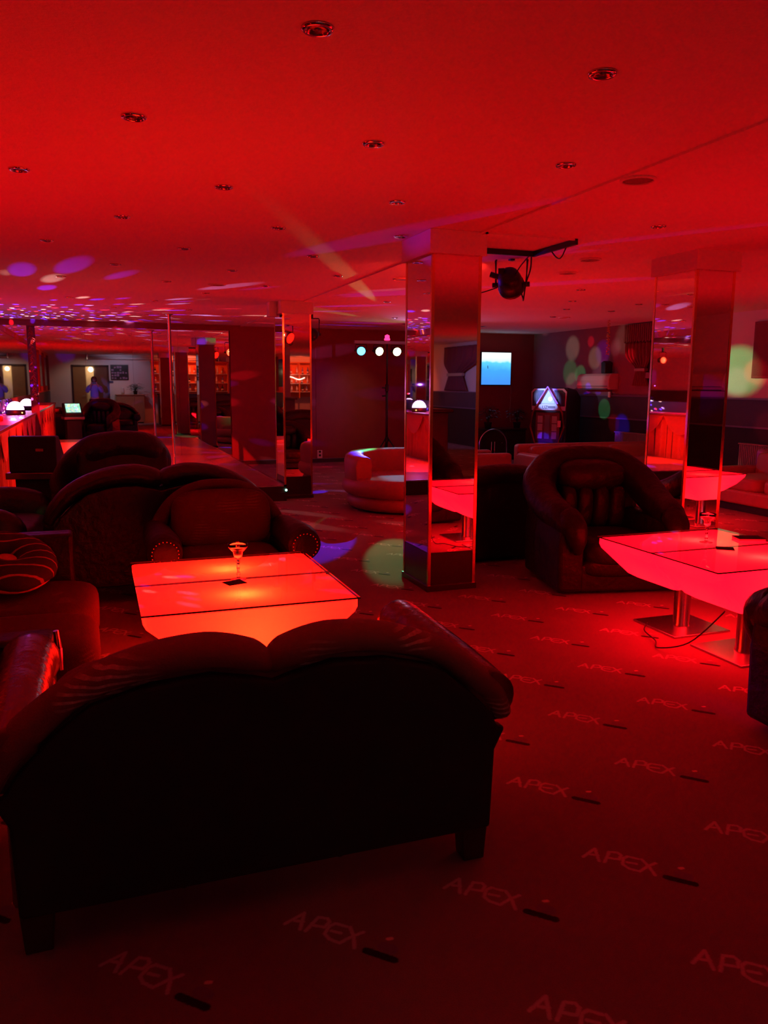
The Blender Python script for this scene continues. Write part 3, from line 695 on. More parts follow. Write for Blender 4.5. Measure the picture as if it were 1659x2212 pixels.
def puffy_chair(label, loc, rz, scale=1.0, group='overstuffed leather armchairs', m=None):
    """overstuffed armchair; local -Y is the way it faces"""
    m = m or leather_m
    t = thing('armchair', label, 'armchair', loc, rz, group); t.scale = (scale,)*3 if isinstance(scale, (int, float)) else scale
    # horseshoe roll from one arm over the back to the other
    P = [(-.44, -.47, .50), (-.47, -.32, .585), (-.49, -.10, .62), (-.50, .12, .69), (-.46, .32, .80), (-.32, .43, .91), (-.12, .455, .955)]
    rr = [.085, .11, .125, .135, .14, .13, .115]
    P = P + [(-x, y, z) for x, y, z in P[::-1]]; rr = rr + rr[::-1]
    bm = BM(); tube(bm, P, rr, 20, 6, sq=(1.05, 1.0)); build('arm_and_back_roll', bm, m, t, smooth=True)
    # drooping front pads of the arms
    for s in (-1, 1):
        bm = BM(); tube(bm, [(s*.45, -.38, .585), (s*.435, -.49, .53), (s*.42, -.515, .43), (s*.41, -.50, .34)], [.10, .098, .075, .035], 16, 5, upv=(1, 0, 0)); build('arm_pad', bm, m, t, smooth=True)
        bm = BM(); prism(bm, [(s*.34, .03), (s*.54, .03), (s*.55, .38), (s*.53, .56), (s*.37, .56), (s*.335, .38)], -.47, .42, 'y'); build('arm_side', bm, m, t, bevel=.03, bseg=3)
    bm = BM(); prism(bm, [(.30, .03), (.52, .03), (.56, .6), (.53, .93), (.40, .93), (.33, .5)], -.50, .50, 'x'); build('back_shell', bm, m, t, bevel=.05, bseg=4)
    bm = BM(); box(bm, -.36, .36, -.46, .32, .03, .24); build('front_panel', bm, m, t, bevel=.02, bseg=3)
    bm = BM(); pillow(bm, (0, -.16, .33), (.345, .37, .115), 4, 10); build('seat_cushion', bm, m, t, smooth=True)
    bm = BM(); pillow(bm, (0, -.40, .215), (.34, .10, .075), 3.5, 10); build('front_cushion', bm, m, t, smooth=True)
    bm = BM(); pillow(bm, (0, .28, .845), (.31, .13, .125), 2.8, 12, rx=R(12)); build('head_cushion', bm, m, t, smooth=True)
    bm = BM()
    for k in range(4): pillow(bm, (-.225+.15*k, .25, .58), (.078, .10, .19), 3.2, 8, rx=R(8))
    build('channelled_back', bm, m, t, smooth=True)
    return t
puffy_chair('big dark red leather armchair with puffy arms facing the camera between the two mirrored columns', (3.61, 5.12, 0), R(-12), (.88, .91, .95))
puffy_chair('dark leather armchair cut off by the right frame edge, seen from its arm', (3.2, 2.22, 0), R(180), .95)
puffy_chair('dark leather armchair with its back to the camera, behind the middle column', (3.22, 6.38, 0), R(180), .78)
puffy_chair('dark leather tub armchair on the left, its rounded back against the lit stage', (.09, 7.62, 0), R(196), (.78, .85, 1.02), m=leatherb_m)

# long leather sofa along the left with piped rolls
def roll_sofa(label, loc, rz, w, m):
    t = thing('sofa', label, 'sofa', loc, rz)
    bm = BM(); box(bm, -w/2, w/2, -.42, .4, .05, .3); build('seat_frame', bm, m, t, bevel=.03, bseg=3)
    n = int(w/.5); cw = w/2/n
    for i in range(n):
        cx = -w/2+cw*(2*i+1)
        bm = BM(); pillow(bm, (cx, -.08, .36), (cw-.003, .36, .1), 4, 8); build('seat_cushion', bm, m, t, smooth=True)
    k = int(w/.17); cw = w/2/k
    bm = BM()
    for i in range(k):
        cx = -w/2+cw*(2*i+1)
        pillow(bm, (cx, .32, .62), (cw*1.05, .15, .27), 2.6, 6, rx=R(-10))
    build('channelled_back', bm, m, t, smooth=True)
    for s in (-1, 1):
        bm = BM(); pillow(bm, (s*(w/2+.1), 0, .36), (.12, .43, .28), 3, 8); build('arm', bm, m, t, smooth=True)
    return t
roll_sofa('dark fluted leather sofa at the left frame edge, lit by green and blue spots', (-.86, 6.72, 0), R(84), .95, leatherb_m)

# boxy sofa with the doughnut cushion
t = thing('sofa', 'boxy brown fabric sofa at the left edge carrying the doughnut cushion', 'sofa', (-.55, 3.85, 0))
bm = BM(); box(bm, -.42, .47, -.62, .66, .06, .28); build('seat_frame', bm, floral2_m, t, bevel=.03, bseg=3)
for i, y in enumerate((-.31, .33)):
    bm = BM(); pillow(bm, (.08, y, .37), (.44, .32, .11), 5, 10); build('seat_cushion', bm, floral2_m, t, smooth=True)
bm = BM(); box(bm, -.40, .40, .68, .83, .06, .70); build('arm', bm, leather_m, t, bevel=.02, bseg=3)
bm = BM(); box(bm, -.42, .36, -.80, -.66, .06, .58); build('arm', bm, leather_m, t, bevel=.02, bseg=3)
bm = BM(); box(bm, -.60, -.42, -.80, .83, .06, .76); build('backrest', bm, floral2_m, t, bevel=.04, bseg=3)
for x, y in ((-.5, -.7), (.3, -.7), (-.5, .73), (.3, .73)):
    bm = BM(); box(bm, x-.03, x+.03, y-.03, y+.03, 0, .07); build('leg', bm, wood_m, t)
bm = BM(); tube(bm, [(.365, -.68, .57), (.375, -.68, .50), (.375, -.70, .42)], .012, 8); build('chrome_end', bm, chrome_m, t)['label'] = 'shiny chrome clip on the near arm end'
def donut():
    t = thing('doughnut_cushion', 'round doughnut shaped cushion with dark icing stripes on the left sofa', 'cushion', (-.45, 4.24, .625), R(20)); t.scale = (1.03,)*3
    dm = mat('dough_plush', (.75, .22, .12), .9, bump=.2, bscale=150)
    im = mat('icing_plush', (.03, .012, .012), .85, bump=.2, bscale=150)
    nt = im.node_tree; tc = nt.nodes.new('ShaderNodeTexCoord'); wv = nt.nodes.new('ShaderNodeTexWave'); wv.inputs['Scale'].default_value = 5.5; wv.inputs['Distortion'].default_value = 1.6; wv.inputs['Detail'].default_value = 0; wv.bands_direction = 'Y'
    mr = nt.nodes.new('ShaderNodeMapRange'); mr.inputs[1].default_value = .93; mr.inputs[2].default_value = .97
    mx = nt.nodes.new('ShaderNodeMix'); mx.data_type = 'RGBA'; mx.inputs[6].default_value = (.03, .012, .012, 1); mx.inputs[7].default_value = (.4, .12, .09, 1)
    nt.links.new(tc.outputs['Object'], wv.inputs['Vector']); nt.links.new(wv.outputs['Fac'], mr.inputs[0]); nt.links.new(mr.outputs[0], mx.inputs[0]); nt.links.new(mx.outputs[2], nt.nodes['Principled BSDF'].inputs['Base Color'])
    tilt = (R(22), R(4), 0)
    bm = BM(); n = 36
    def tor(a, c, off): 
        rr = .135+(.085+off)*math.cos(c); return (rr*math.cos(a), rr*math.sin(a), (.07+off)*math.sin(c))
    V = [[bm.verts.new(tor(2*PI*i/n, 2*PI*j/16, 0)) for j in range(16)] for i in range(n)]
    for i in range(n):
        for j in range(16): bm.faces.new([V[i][j], V[(i+1) % n][j], V[(i+1) % n][(j+1) % 16], V[i][(j+1) % 16]])
    lathe(bm, [(0, -.03), (.06, -.03), (.06, .02), (0, .035)], 20)
    build('dough_ring', bm, dm, t, smooth=True, rot=tilt)
    bm = BM(); V = []
    for i in range(n):
        lo = -.12+.12*math.sin(i*5*2*PI/n)
        V.append([bm.verts.new(tor(2*PI*i/n, lo+(PI+.05-lo)*j/10, .004)) for j in range(11)])
    for i in range(n):
        for j in range(10): bm.faces.new([V[i][j], V[(i+1) % n][j], V[(i+1) % n][j+1], V[i][j+1]])
    o = build('icing', bm, im, t, smooth=True, rot=tilt)
    md = o.modifiers.new('s', 'SOLIDIFY'); md.thickness = .006; md.offset = 1
    return t
donut()

# round cream banquette
t = thing('curved_sofa', 'round cream leatherette sofa with wrap around back, left of the middle column', 'sofa', (3.60, 9.15, 0), R(0))
def disc(name, r, z0, z1, m=cream_m, sx=1.0):
    h_ = (z1-z0)/2; zc = (z0+z1)/2
    bm = BM(); prof = [(0, z0)] + [(r-h_+h_*math.cos(a), zc+h_*math.sin(a)) for a in [R(-90+20*k) for k in range(10)]] + [(0, z1)]
    lathe(bm, prof, 48); build(name, bm, m, t, smooth=True)
disc('base_roll', .76, .02, .20); disc('seat_cushion', .82, .18, .40)
bm = BM(); pts = []
n = 30
for i in range(n+1):
    a = R(198-(198+30)*i/n); pts.append((.66*math.cos(a), .66*math.sin(a)))
V = []
for i, (x, y) in enumerate(pts):
    d = Vector((x, y, 0)).normalized(); hh = .68 if 2 < i < n-1 else (.66 if i in (1, 2, n-1) else .64)
    prof = [(-.10, .36), (-.11, hh-.08), (-.09, hh-.02), (-.04, hh), (.06, hh), (.11, hh-.03), (.13, hh-.1), (.12, .36)]
    V.append([bm.verts.new((x+d.x*u, y+d.y*u, v)) for u, v in prof])
for a, b in zip(V, V[1:]):
    for j in range(8): bm.faces.new([a[j], a[(j+1) % 8], b[(j+1) % 8], b[j]])
bm.faces.new(V[0]); bm.faces.new(V[-1])
build('wrap_back', bm, cream_m, t, smooth=True, bevel=.01)

# cream sectional sofas by the oval table
def block_sofa(label, loc, rz, w, m=cream_m, d=.85, h=.68, arm=True, n=2, group=None):
    """local -Y is the way it faces"""
    t = thing('sofa', label, 'sofa', loc, rz, group)
    bm = BM(); box(bm, -w/2, w/2, -d/2, d/2, .09, .26); build('seat_frame', bm, m, t, bevel=.03, bseg=3)
    bm = BM(); box(bm, -w/2+.03, w/2-.03, -d/2+.05, d/2-.03, 0, .09); build('plinth', bm, black_m, t)
    iw = w-(.32 if arm else .04)
    for i in range(n):
        cw = iw/2/n; cx = -iw/2+cw*(2*i+1)
        bm = BM(); pillow(bm, (cx, -.08, .33), (cw-.004, d/2-.1, .09), 6, 10); build('seat_cushion', bm, m, t, smooth=True)
        bm = BM(); pillow(bm, (cx, d/2-.21, h-.215), (cw-.002, .11, .19), 7, 10, rx=R(-6)); build('back_cushion', bm, m, t, smooth=True)
    bm = BM(); box(bm, -w/2, w/2, d/2-.16, d/2, .2, h); build('backrest', bm, m, t, bevel=.05, bseg=4)
    if arm:
        for s in (-1, 1):
            bm = BM(); box(bm, min(s*w/2, s*(w/2-.15)), max(s*w/2, s*(w/2-.15)), -d/2, d/2-.05, .1, .50); build('arm', bm, m, t, bevel=.05, bseg=4)
    return t
block_sofa('long cream sofa behind the big leather armchair, its back towards the jukebox', (7.15, 10.35, 0), 0, 2.4, n=3, group='cream sofas round the oval table', h=.62)
block_sofa('cream sofa against the right wall, beside the right mirrored column', (7.72, 7.25, 0), R(-90), 1.75, n=2, d=.95, group='cream sofas round the oval table', h=.70)
block_sofa('cream armchair barely visible behind the middle column, right side', (5.4, 10.9, 0), R(90), .8, n=1, group=None, h=.62, d=.8)

# slot terminal between the sofas on the left
t = thing('touch_terminal', 'black wedge shaped game terminal on the left, seen from behind', 'game machine', (-.55, 8.35, 0), R(-12)); t.scale = (.86, .9, 1)
bm = BM(); prism(bm, [(-.18, .66), (.22, .66), (.22, .74), (-.02, 1.0), (-.16, 1.0)], -.25, .25, 'x'); build('housing', bm, black_m, t, bevel=.015)
def screen_mat(name, base, stripes, s):
    m = bpy.data.materials.new(name); m.use_nodes = True; nt = m.node_tree; nt.nodes.remove(nt.nodes['Principled BSDF'])
    tc = nt.nodes.new('ShaderNodeTexCoord'); v = nt.nodes.new('ShaderNodeTexVoronoi'); v.inputs['Scale'].default_value = stripes
    nt.links.new(tc.outputs['Object'], v.inputs['Vector'])
    mx = nt.nodes.new('ShaderNodeMix'); mx.data_type = 'RGBA'; mx.inputs[0].default_value = .45; mx.inputs[6].default_value = (*base, 1)
    nt.links.new(v.outputs['Color'], mx.inputs[7]); e = nt.nodes.new('ShaderNodeEmission'); e.inputs[1].default_value = s
    nt.links.new(mx.outputs[2], e.inputs[0]); nt.links.new(e.outputs[0], nt.nodes['Material Output'].inputs[0]); return m
bm = BM(); box(bm, -.20, .20, -.14, .14, 0, .006); o = build('screen', bm, screen_mat('game_screen', (.4, .9, .6), 22, 1.6), t); o.location = (0, .108, .878); o.rotation_euler = (R(-47.3), 0, 0)
bm = BM(); box(bm, -.28, .28, -.22, .3, .60, .66); build('shelf', bm, steel_m, t, bevel=.005)
bm = BM(); box(bm, -.2, .2, -.15, .2, 0, .6); build('pedestal', bm, black_m, t)
bm = BM(); box(bm, .04, .12, -.186, -.178, .86, .885); build('rear_sticker', bm, mat('sticker', (.7, .3, .3), .4), t)

# ------------------------------------------------------------------ draped counter on the left with dome lamp
t = thing('counter', 'long counter with red swagged drapery along the left wall', 'counter', (0, 0, 0))
bm = BM(); box(bm, XL+.02, -.95, 7.6, YB-.02, .965, 1.0); build('counter_top', bm, counter_m, t, bevel=.004)
bm = BM(); box(bm, XL+.05, -1.06, 7.65, YB-.03, 0, .965); build('carcass', bm, wood_m, t)
bm = BM(); n = 300; top = []; bot = []
for i in range(n+1):
    y = 7.62+(YB-.04-7.62)*i/n; x = -1.03+.030*math.sin(i*.9)+.012*math.sin(i*.37)
    top.append(bm.verts.new((x, y, .965))); bot.append(bm.verts.new((x+.012*math.sin(i*1.1+.5), y, .02)))
for i in range(n): bm.faces.new([top[i], top[i+1], bot[i+1], bot[i]])
build('pleated_skirt', bm, drape_m, t, smooth=True)
for k in range(8):
    y0 = 7.62+k*.915; bm = BM(); m_ = 12; V = []
    for i in range(m_+1):
        u = i/m_; sag = .34*math.sin(PI*u)**.8
        V.append([bm.verts.new((-.975+.012*math.sin(j*1.3), y0+u*.915, .962-sag*j/5)) for j in range(6)])
    for a, b in zip(V, V[1:]):
        for j in range(5): bm.faces.new([a[j], a[j+1], b[j+1], b[j]])
    bmesh.ops.remove_doubles(bm, verts=bm.verts, dist=.0005)
    build('swag', bm, drape_m, t, smooth=True)
t = thing('dome_lamp', 'small glowing pink white dome party lamp on the draped counter', 'party lamp', (-1.18, 13.8, 1.0))
bm = BM(); lathe(bm, [(0, 0), (.13, 0), (.145, .02), (.14, .07), (.13, .08), (0, .08)], 28); build('base', bm, black_m, t, smooth=True)
bm = BM(); lathe(bm, [(.128, .08), (.125, .11), (.105, .155), (.07, .19), (.03, .207), (0, .21)], 28); dm_ = emis('dome_glow', (1, .55, 1), 5.5); build('dome', bm, dm_, t, smooth=True)
bm = BM(); sphere(bm, (.1, -.10, .035), .012, 8); build('indicator', bm, emis('ind', (1, .5, .1), 5), t)
bm = BM(); lathe(bm, [(0, 0), (.05, 0), (.055, .03), (.05, .06), (0, .08)], 16); o = build('ashtray', bm, mat('red_plastic', (.3, .01, .03), .25), smooth=True, loc=(-1.2, 11.6, 1.0)); tag(o, 'small dark red dish on the draped counter left of the dome lamp', 'dish')
# crystal ornament
t = thing('crystal_ornament', 'sparkling pink crystal glass ornament standing behind the dome lamp', 'ornament', (-1.38, 14.35, 1.0))
for k in range(7):
    bm = BM(); a = k*.9; lathe(bm, [(0, 0), (.02, .01), (.03, .07), (.018, .13), (0, .16)], 6, (.06*math.cos(a)*(k > 0), .06*math.sin(a)*(k > 0), .03*(k % 3)))
    build('crystal', bm, mat('crystal', (.9, .4, .75), .05, spec=1.0, coat=1.0) if k == 0 else bpy.data.materials['crystal'], t)
# red garland hanging between mirrors
t = thing('garland', 'red tinsel garland hanging between the two stage mirror panes', 'garland', (-.965, YB-.03, 2.44))
bm = BM()
for k in range(130):
    z = -.01-k*.0095; r_ = .045*(1-.3*math.sin(k*.25)); a = rnd.uniform(0, 2*PI)
    tube(bm, [(0, 0, z), (r_*math.cos(a), -abs(.02*math.sin(a)), z-.03)], .004, 4)
build('tinsel', bm, mat('red_tinsel', (.8, .06, .05), .2, .8), t)

# ------------------------------------------------------------------ right side of the room
t = thing('television', 'flat television showing a blue sky picture on the back wall', 'television', (7.79, YB-.06, 1.83))
bm = BM(); box(bm, -.35, .35, -.01, .035, -.34, .34); build('frame', bm, black_m, t, bevel=.006)
def tv_mat():
    m = bpy.data.materials.new('tv_picture'); m.use_nodes = True; nt = m.node_tree; nt.nodes.remove(nt.nodes['Principled BSDF'])
    tc = nt.nodes.new('ShaderNodeTexCoord'); sx = nt.nodes.new('ShaderNodeSeparateXYZ'); nt.links.new(tc.outputs['Object'], sx.inputs[0])
    no = nt.nodes.new('ShaderNodeTexNoise'); no.inputs['Scale'].default_value = 5; nt.links.new(tc.outputs['Object'], no.inputs['Vector'])
    a = nt.nodes.new('ShaderNodeMath'); a.operation = 'MULTIPLY_ADD'; a.inputs[1].default_value = .12; nt.links.new(no.outputs['Fac'], a.inputs[0]); nt.links.new(sx.outputs['Z'], a.inputs[2])
    mr = nt.nodes.new('ShaderNodeMapRange'); mr.inputs[1].default_value = -.3; mr.inputs[2].default_value = .42; nt.links.new(a.outputs[0], mr.inputs[0])
    r_ = nt.nodes.new('ShaderNodeValToRGB'); e = r_.color_ramp.elements
    e[0].color = (.05, .22, .75, 1); e[1].position = .86; e[1].color = (.85, .95, 1, 1); k = e.new(.45); k.color = (.05, .32, .9, 1); k = e.new(.66); k.color = (.1, .55, 1, 1); k = e.new(.72); k.color = (.6, .85, 1, 1)
    nt.links.new(mr.outputs[0], r_.inputs[0]); em = nt.nodes.new('ShaderNodeEmission'); em.inputs[1].default_value = 1.35
    nt.links.new(r_.outputs[0], em.inputs[0]); nt.links.new(em.outputs[0], nt.nodes['Material Output'].inputs[0]); return m
bm = BM(); box(bm, -.335, .335, -.013, -.009, -.325, .325); s_ = build('screen', bm, tv_mat(), t)
bm = BM(); tube(bm, [(.345, 0, -.33), (.36, 0, -.5), (.35, 0, -.9), (.37, 0, -1.1)], .006, 6, 5); build('cord', bm, tie_m, t)
bm = BM(); tube(bm, [(-.20, -.02, .06), (-.195, -.02, .0)], .012, 6, sq=(1, .4)); build('bird_silhouette', bm, black_m, s_)['label'] = 'tiny dark figure in the television picture'

# jukebox
jn = Vector((-.85, -.52, 0)).normalized(); jrz = math.atan2(-jn.x, jn.y)+PI     # local -Y towards jn
jrz = math.atan2(jn.y, jn.x)+PI/2
t = thing('jukebox', 'wall jukebox with white and red angular front, standing in the back right corner', 'jukebox', (8.10, 13.08, 0), jrz)
bm = BM(); prism(bm, [(-.28, 0), (.3, 0), (.3, 1.28), (.1, 1.42), (-.24, 1.46), (-.28, 1.40)], -.36, .36, 'x'); build('cabinet', bm, blackwall_m, t, bevel=.02, bseg=3)
jw = mat('jukebox_white', (.55, .6, .75), .35); jr = mat('jukebox_red', (.32, .03, .03), .3)
bm = BM(); prism(bm, [(-.34, 1.04), (.34, 1.04), (.36, 1.38), (.30, 1.44), (-.30, 1.44), (-.36, 1.38)], -.30, -.285, 'y'); build('crown_panel', bm, jw, t, bevel=.004)
for s in (-1, 1):
    bm = BM(); prism(bm, [(s*.33, 1.12), (s*.33, 1.36), (s*.27, 1.41), (s*.10, 1.41), (s*.22, 1.12)], -.308, -.30, 'y')
    build('speaker_grille', bm, black_m, t)
bm = BM()
for s in (-1, 1):
    for k in range(5): box(bm, s*(.17+.035*k)-.006, s*(.17+.035*k)+.006, -.312, -.308, 1.14, 1.36-.0*k)
build('grille_slats', bm, mat('slat', (.05, .05, .12), .4), t)
bm = BM(); prism(bm, [(-.14, 1.17), (.14, 1.17), (0, 1.43)], -.315, -.306, 'y'); build('lit_triangle', bm, mat('lit_tri', (.3, .4, .8), .3, emit=(.25, .4, 1), estr=.9), t)
bm = BM(); lathe(bm, [(0, 0), (.04, 0), (.03, .01), (0, .014)], 16); o = build('lamp', bm, emis('juke_lamp', (.75, 1, .9), 3.5), t); o.location = (.04, -.316, 1.25); o.rotation_euler = (PI/2, 0, 0)
bm = BM()
for s in (-1, 1):
    tube(bm, [(0, -.33, 1.46), (s*.20, -.33, 1.16), (s*.30, -.33, 1.0), (s*.34, -.33, .74), (s*.16, -.33, .20)], .026, 6, sq=(1, .6))
build('diamond_frame', bm, jr, t, bevel=.004)
bm = BM()
for s in (-1, 1): tube(bm, [(0, -.352, 1.475), (s*.21, -.352, 1.165)], .010, 6)
build('neon_strip', bm, mat('neon', (.3, .2, .8), .3, emit=(.22, .1, 1), estr=1.3), t)
bm = BM(); box(bm, -.24, .24, -.31, -.29, .45, 1.0); build('display_window', bm, mat('display', (.10, .03, .07), .1), t)
cards = mat('song_cards', (.55, .35, .40), .6)
for i in range(3):
    for j in range(3):
        if j == 1: continue
        bm = BM(); box(bm, -.15+.145*j-.05, -.15+.145*j+.05, -.318, -.31, .52+.145*i, .65+.145*i); build('song_card', bm, cards, t, bevel=.002)
bm = BM(); box(bm, -.055, .045, -.317, -.31, .52, .96); build('card_centre', bm, mat('card_mid', (.2, .12, .16), .5), t)
bm = BM(); prism(bm, [(-.26, .44), (.26, .44), (.14, .20), (-.14, .20)], -.32, -.30, 'y'); build('title_plate', bm, mat('plate_grey', (.42, .34, .34), .5), t, bevel=.003)
def text(body, size, loc, rot, m, parent, name='lettering', ext=.002):
    cu = bpy.data.curves.new(name, 'FONT'); cu.body = body; cu.size = size; cu.extrude = ext; cu.align_x = 'CENTER'; cu.resolution_u = 3
    o = bpy.data.objects.new(name, cu); COL.objects.link(o)
    dg = bpy.context.evaluated_depsgraph_get(); me = bpy.data.meshes.new_from_object(o.evaluated_get(dg)); bpy.data.objects.remove(o)
    o = link(name, me, None, parent); me.materials.clear(); me.materials.append(m); o.location = loc; o.rotation_euler = rot
    return o
text('Teggard Box', .078, (0, -.323, .36), (PI/2, 0, 0), black_m, t)
text('NSM', .07, (0, -.323, .25), (PI/2, 0, 0), black_m, t)
bm = BM(); box(bm, -.20, .20, -.318, -.306, 1.05, 1.15); build('name_strip', bm, jw, t, bevel=.002)
text('UZ', .085, (-.06, -.32, 1.07), (PI/2, 0, 0), black_m, t)
bm = BM(); box(bm, -.0, .15, -.322, -.318, 1.085, 1.097); box(bm, 0, .15, -.322, -.318, 1.105, 1.117); build('logo_bars', bm, black_m, t)
bm = BM(); box(bm, .2, .27, -.32, -.30, .74, .86); build('coin_slot', bm, steel_m, t, bevel=.003)

# air conditioner
def aircon(x, y, z, label):
    t = thing('air_conditioner', label, 'air conditioner', (x, y, z), 0, 'wall air conditioners')
    bm = BM(); prism(bm, [(0, -.14), (-.17, -.14), (-.205, -.09), (-.21, .02), (-.19, .10), (-.14, .14), (0, .14)], -.5, .5, 'y')
    # prism axis y uses (x,z)
    build('body', bm, acwhite_m, t, bevel=.012, bseg=3)
    bm = BM(); box(bm, -.2, -.05, -.44, .44, -.146, -.125); build('air_flap', bm, mat('flap_dark', (.08, .07, .07), .5), t)
    bm = BM(); box(bm, -.214, -.2, -.46, .46, -.085, -.078); build('front_seam', bm, black_m, t)
    return t
aircon(XR-.0, 12.5, 1.57, 'white air conditioner on the maroon part of the right wall, under the small speaker')
aircon(XR-.0, .65, 1.57, 'white air conditioner on the white wall, mirrored in the right column')
bm = BM(); prism(bm, [(-.06, 0), (.06, 0), (.07, .19), (0, .22), (-.07, .19)], -.08, .07, 'x'); o = build('wall_speaker', bm, black_m, bevel=.01, loc=(8.58, 12.22, 1.712)); tag(o, 'small black speaker standing on the air conditioner', 'speaker')
# tinsel strip
t = thing('tinsel_strip', 'gold tinsel strip hanging from the ceiling at the far right', 'decoration', (7.72, 11.0, HC-.013))
bm = BM()
for k in range(120):
    z = -.01-k*.0045; a = rnd.uniform(0, 2*PI); tube(bm, [(0, 0, z), (.03*math.cos(a), .03*math.sin(a), z-.01)], .0035, 4)
build('tinsel', bm, mat('gold_tinsel', (.9, .5, .2), .2, .9), t)
# curtains
def curtain(name, label, y0, y1, x, z0, z1, tie=True, m=curtain_m, group=None, side=-1):
    t = thing(name, label, 'curtain', (x, (y0+y1)/2, z0), 0, group)
    w_ = abs(y1-y0); bm = BM(); V = []; n = 60
    for j in range(21):
        v = j/20; z = (z1-z0)*v
        pinch = 1.0 if not tie else 1-(.62 if v > .36 else .62-.25*(.36-v)/.36)*math.exp(-(max(0, v-.36)/.2)**2)
        off = 0 if not tie else side*w_*.18*math.exp(-(max(0, v-.36)/.25)**2)
        V.append([bm.verts.new((-.05+.028*math.sin(i*2*PI*7/n)*(.4+.6*pinch), off+(i/n-.5)*w_*pinch, z)) for i in range(n+1)])
    for a, b in zip(V, V[1:]):
        for i in range(n): bm.faces.new([a[i], a[i+1], b[i+1], b[i]])
    o = build('drape', bm, m, t, smooth=True); md = o.modifiers.new('s', 'SOLIDIFY'); md.thickness = .004
    if tie:
        bm = BM(); box(bm, -.09, -.01, side*w_*.18-w_*.21, side*w_*.18+w_*.21, (z1-z0)*.33, (z1-z0)*.4); build('tie_back', bm, tie_m, t, bevel=.01)
    return t
curtain('window_curtain', 'wide dark curtain on the white wall, mirrored in the middle column', -8.9, -6.7, XR-.02, 1.35, 2.45, True)
curtain('window_curtain', 'dark red curtain tied back beside the window on the right wall', 11.1, 11.75, XR-.02, 1.5, 2.22)
t = thing('window_pelmet', 'dark red fringed pelmet above the tied curtain', 'pelmet', (XR-.06, 10.95, 2.35))
bm = BM()
for k in range(60): box(bm, -.03+.008*(k % 2), 0, -.8+k*.0275, -.8+k*.0275+.024, -.11-.01*(k % 3), .17)
build('valance', bm, curtain_m, t)
bm = BM(); box(bm, XR-.02, XR+.01, 10.2, 11.15, 1.42, 2.4); struct('window_1', bm, mat('night_glass', (.01, .01, .02), .1))
bm = BM(); box(bm, XR-.10, XR-.0, 10.1, 11.15, 1.62, 1.72); tag(build('cable_box', bm, maroon_m, bevel=.01), 'flat maroon box on the right wall under the window', 'box')
# red picture on white wall
t = thing('wall_picture', 'plain dark red framed panel on the white wall at the right edge', 'picture', (XR-.02, 8.4, 2.0))
bm = BM(); box(bm, -.02, .015, -.52, .52, -.39, .38); build('frame', bm, mat('panel_red', (.25, .03, .07), .7), t, bevel=.006)
bm = BM(); box(bm, -.024, -.018, -.49, .49, -.36, .35); build('panel', bm, mat('panel_red2', (.22, .03, .06), .75, bump=.3), t)
# radiators
def radiator(y0, y1, label):
    t = thing('radiator', label, 'radiator', (XR-.1, (y0+y1)/2, .25), 0, 'wall radiators')
    w_ = (y1-y0); bm = BM(); n = int(w_/.033)
    for k in range(n):
        y = -w_/2+k*w_/n; box(bm, -.035, .03, y, y+w_/n*.7, 0, .44)
    build('fins', bm, mat('radiator_cream', (.35, .25, .22), .5) if 'radiator_cream' not in bpy.data.materials else bpy.data.materials['radiator_cream'], t)
    bm = BM(); box(bm, -.045, .04, -w_/2-.01, w_/2+.01, .44, .46); build('top_grille', bm, bpy.data.materials['radiator_cream'], t, bevel=.004)
    bm = BM()
    for y in (-w_/2+.1, w_/2-.1): box(bm, .03, .085, y-.015, y+.015, .1, .36)
    build('bracket', bm, steel_m, t)
    return t
radiator(10.9, 11.85, 'ribbed radiator low on the right wall behind the long cream sofa')
radiator(8.05, 8.95, 'ribbed radiator behind the cream sofa at the right edge')
bm = BM(); box(bm, -.01, .01, -.03, .03, -.05, .05); tag(build('wall_switch', bm, white_m, bevel=.004, loc=(XR-.05, 12.18, 1.34)), 'small white switch under the air conditioner', 'switch')
# cabinet, plants, hoop rail
t = thing('cabinet', 'low dark cabinet against the back wall under the television', 'cabinet', (7.72, 14.62, 0))
bm = BM(); box(bm, -.52, .5, -.25, .28, .05, .60); build('body', bm, wood_m, t, bevel=.006)
bm = BM(); box(bm, -.54, .52, -.27, .29, .60, .63); build('top', bm, wood_m, t, bevel=.004)
for s in (-1, 1):
    bm = BM(); box(bm, min(s*.01, s*.48), max(s*.01, s*.48), -.262, -.25, .08, .58); d_ = build('door', bm, wood_m, t, bevel=.003)
    bm = BM(); sphere(bm, (s*.05, -.275, .35), .012, 8); build('knob', bm, chrome_m, d_)
bm = BM(); box(bm, -.5, .48, -.2, .25, 0, .05); build('plinth', bm, black_m, t)
def potted(x, y, z, label, n, spread, hgt, seed):
    t = thing('potted_plant', label, 'plant', (x, y, z)); q = random.Random(seed)
    bm = BM(); lathe(bm, [(0, 0), (.06, 0), (.08, .12), (.085, .13), (.075, .13), (.06, .11), (0, .11)], 16); build('pot', bm, pot_m, t, smooth=True)
    bm = BM()
    for k in range(n):
        a = q.uniform(0, 2*PI); r_ = q.uniform(.3, 1)*spread; hh = q.uniform(.2, 1)*hgt
        e = Vector((r_*math.cos(a), r_*math.sin(a)*.6, .13+hh*.6)); tube(bm, [(0, 0, .1), (e.x*.4, e.y*.4, .13+hh*.7), e], .003, 4, 3)
        d = Vector((math.cos(a), math.sin(a), -.4)).normalized(); s = d.cross(Vector((0, 0, 1))).normalized(); l_ = q.uniform(.05, .09)
        v = [bm.verts.new(p) for p in (e, e+d*l_*.5+s*.025+Vector((0, 0, .008)), e+d*l_, e+d*l_*.5-s*.025+Vector((0, 0, .008)))]; bm.faces.new(v)
    o = build('foliage', bm, plant_m, t); return t
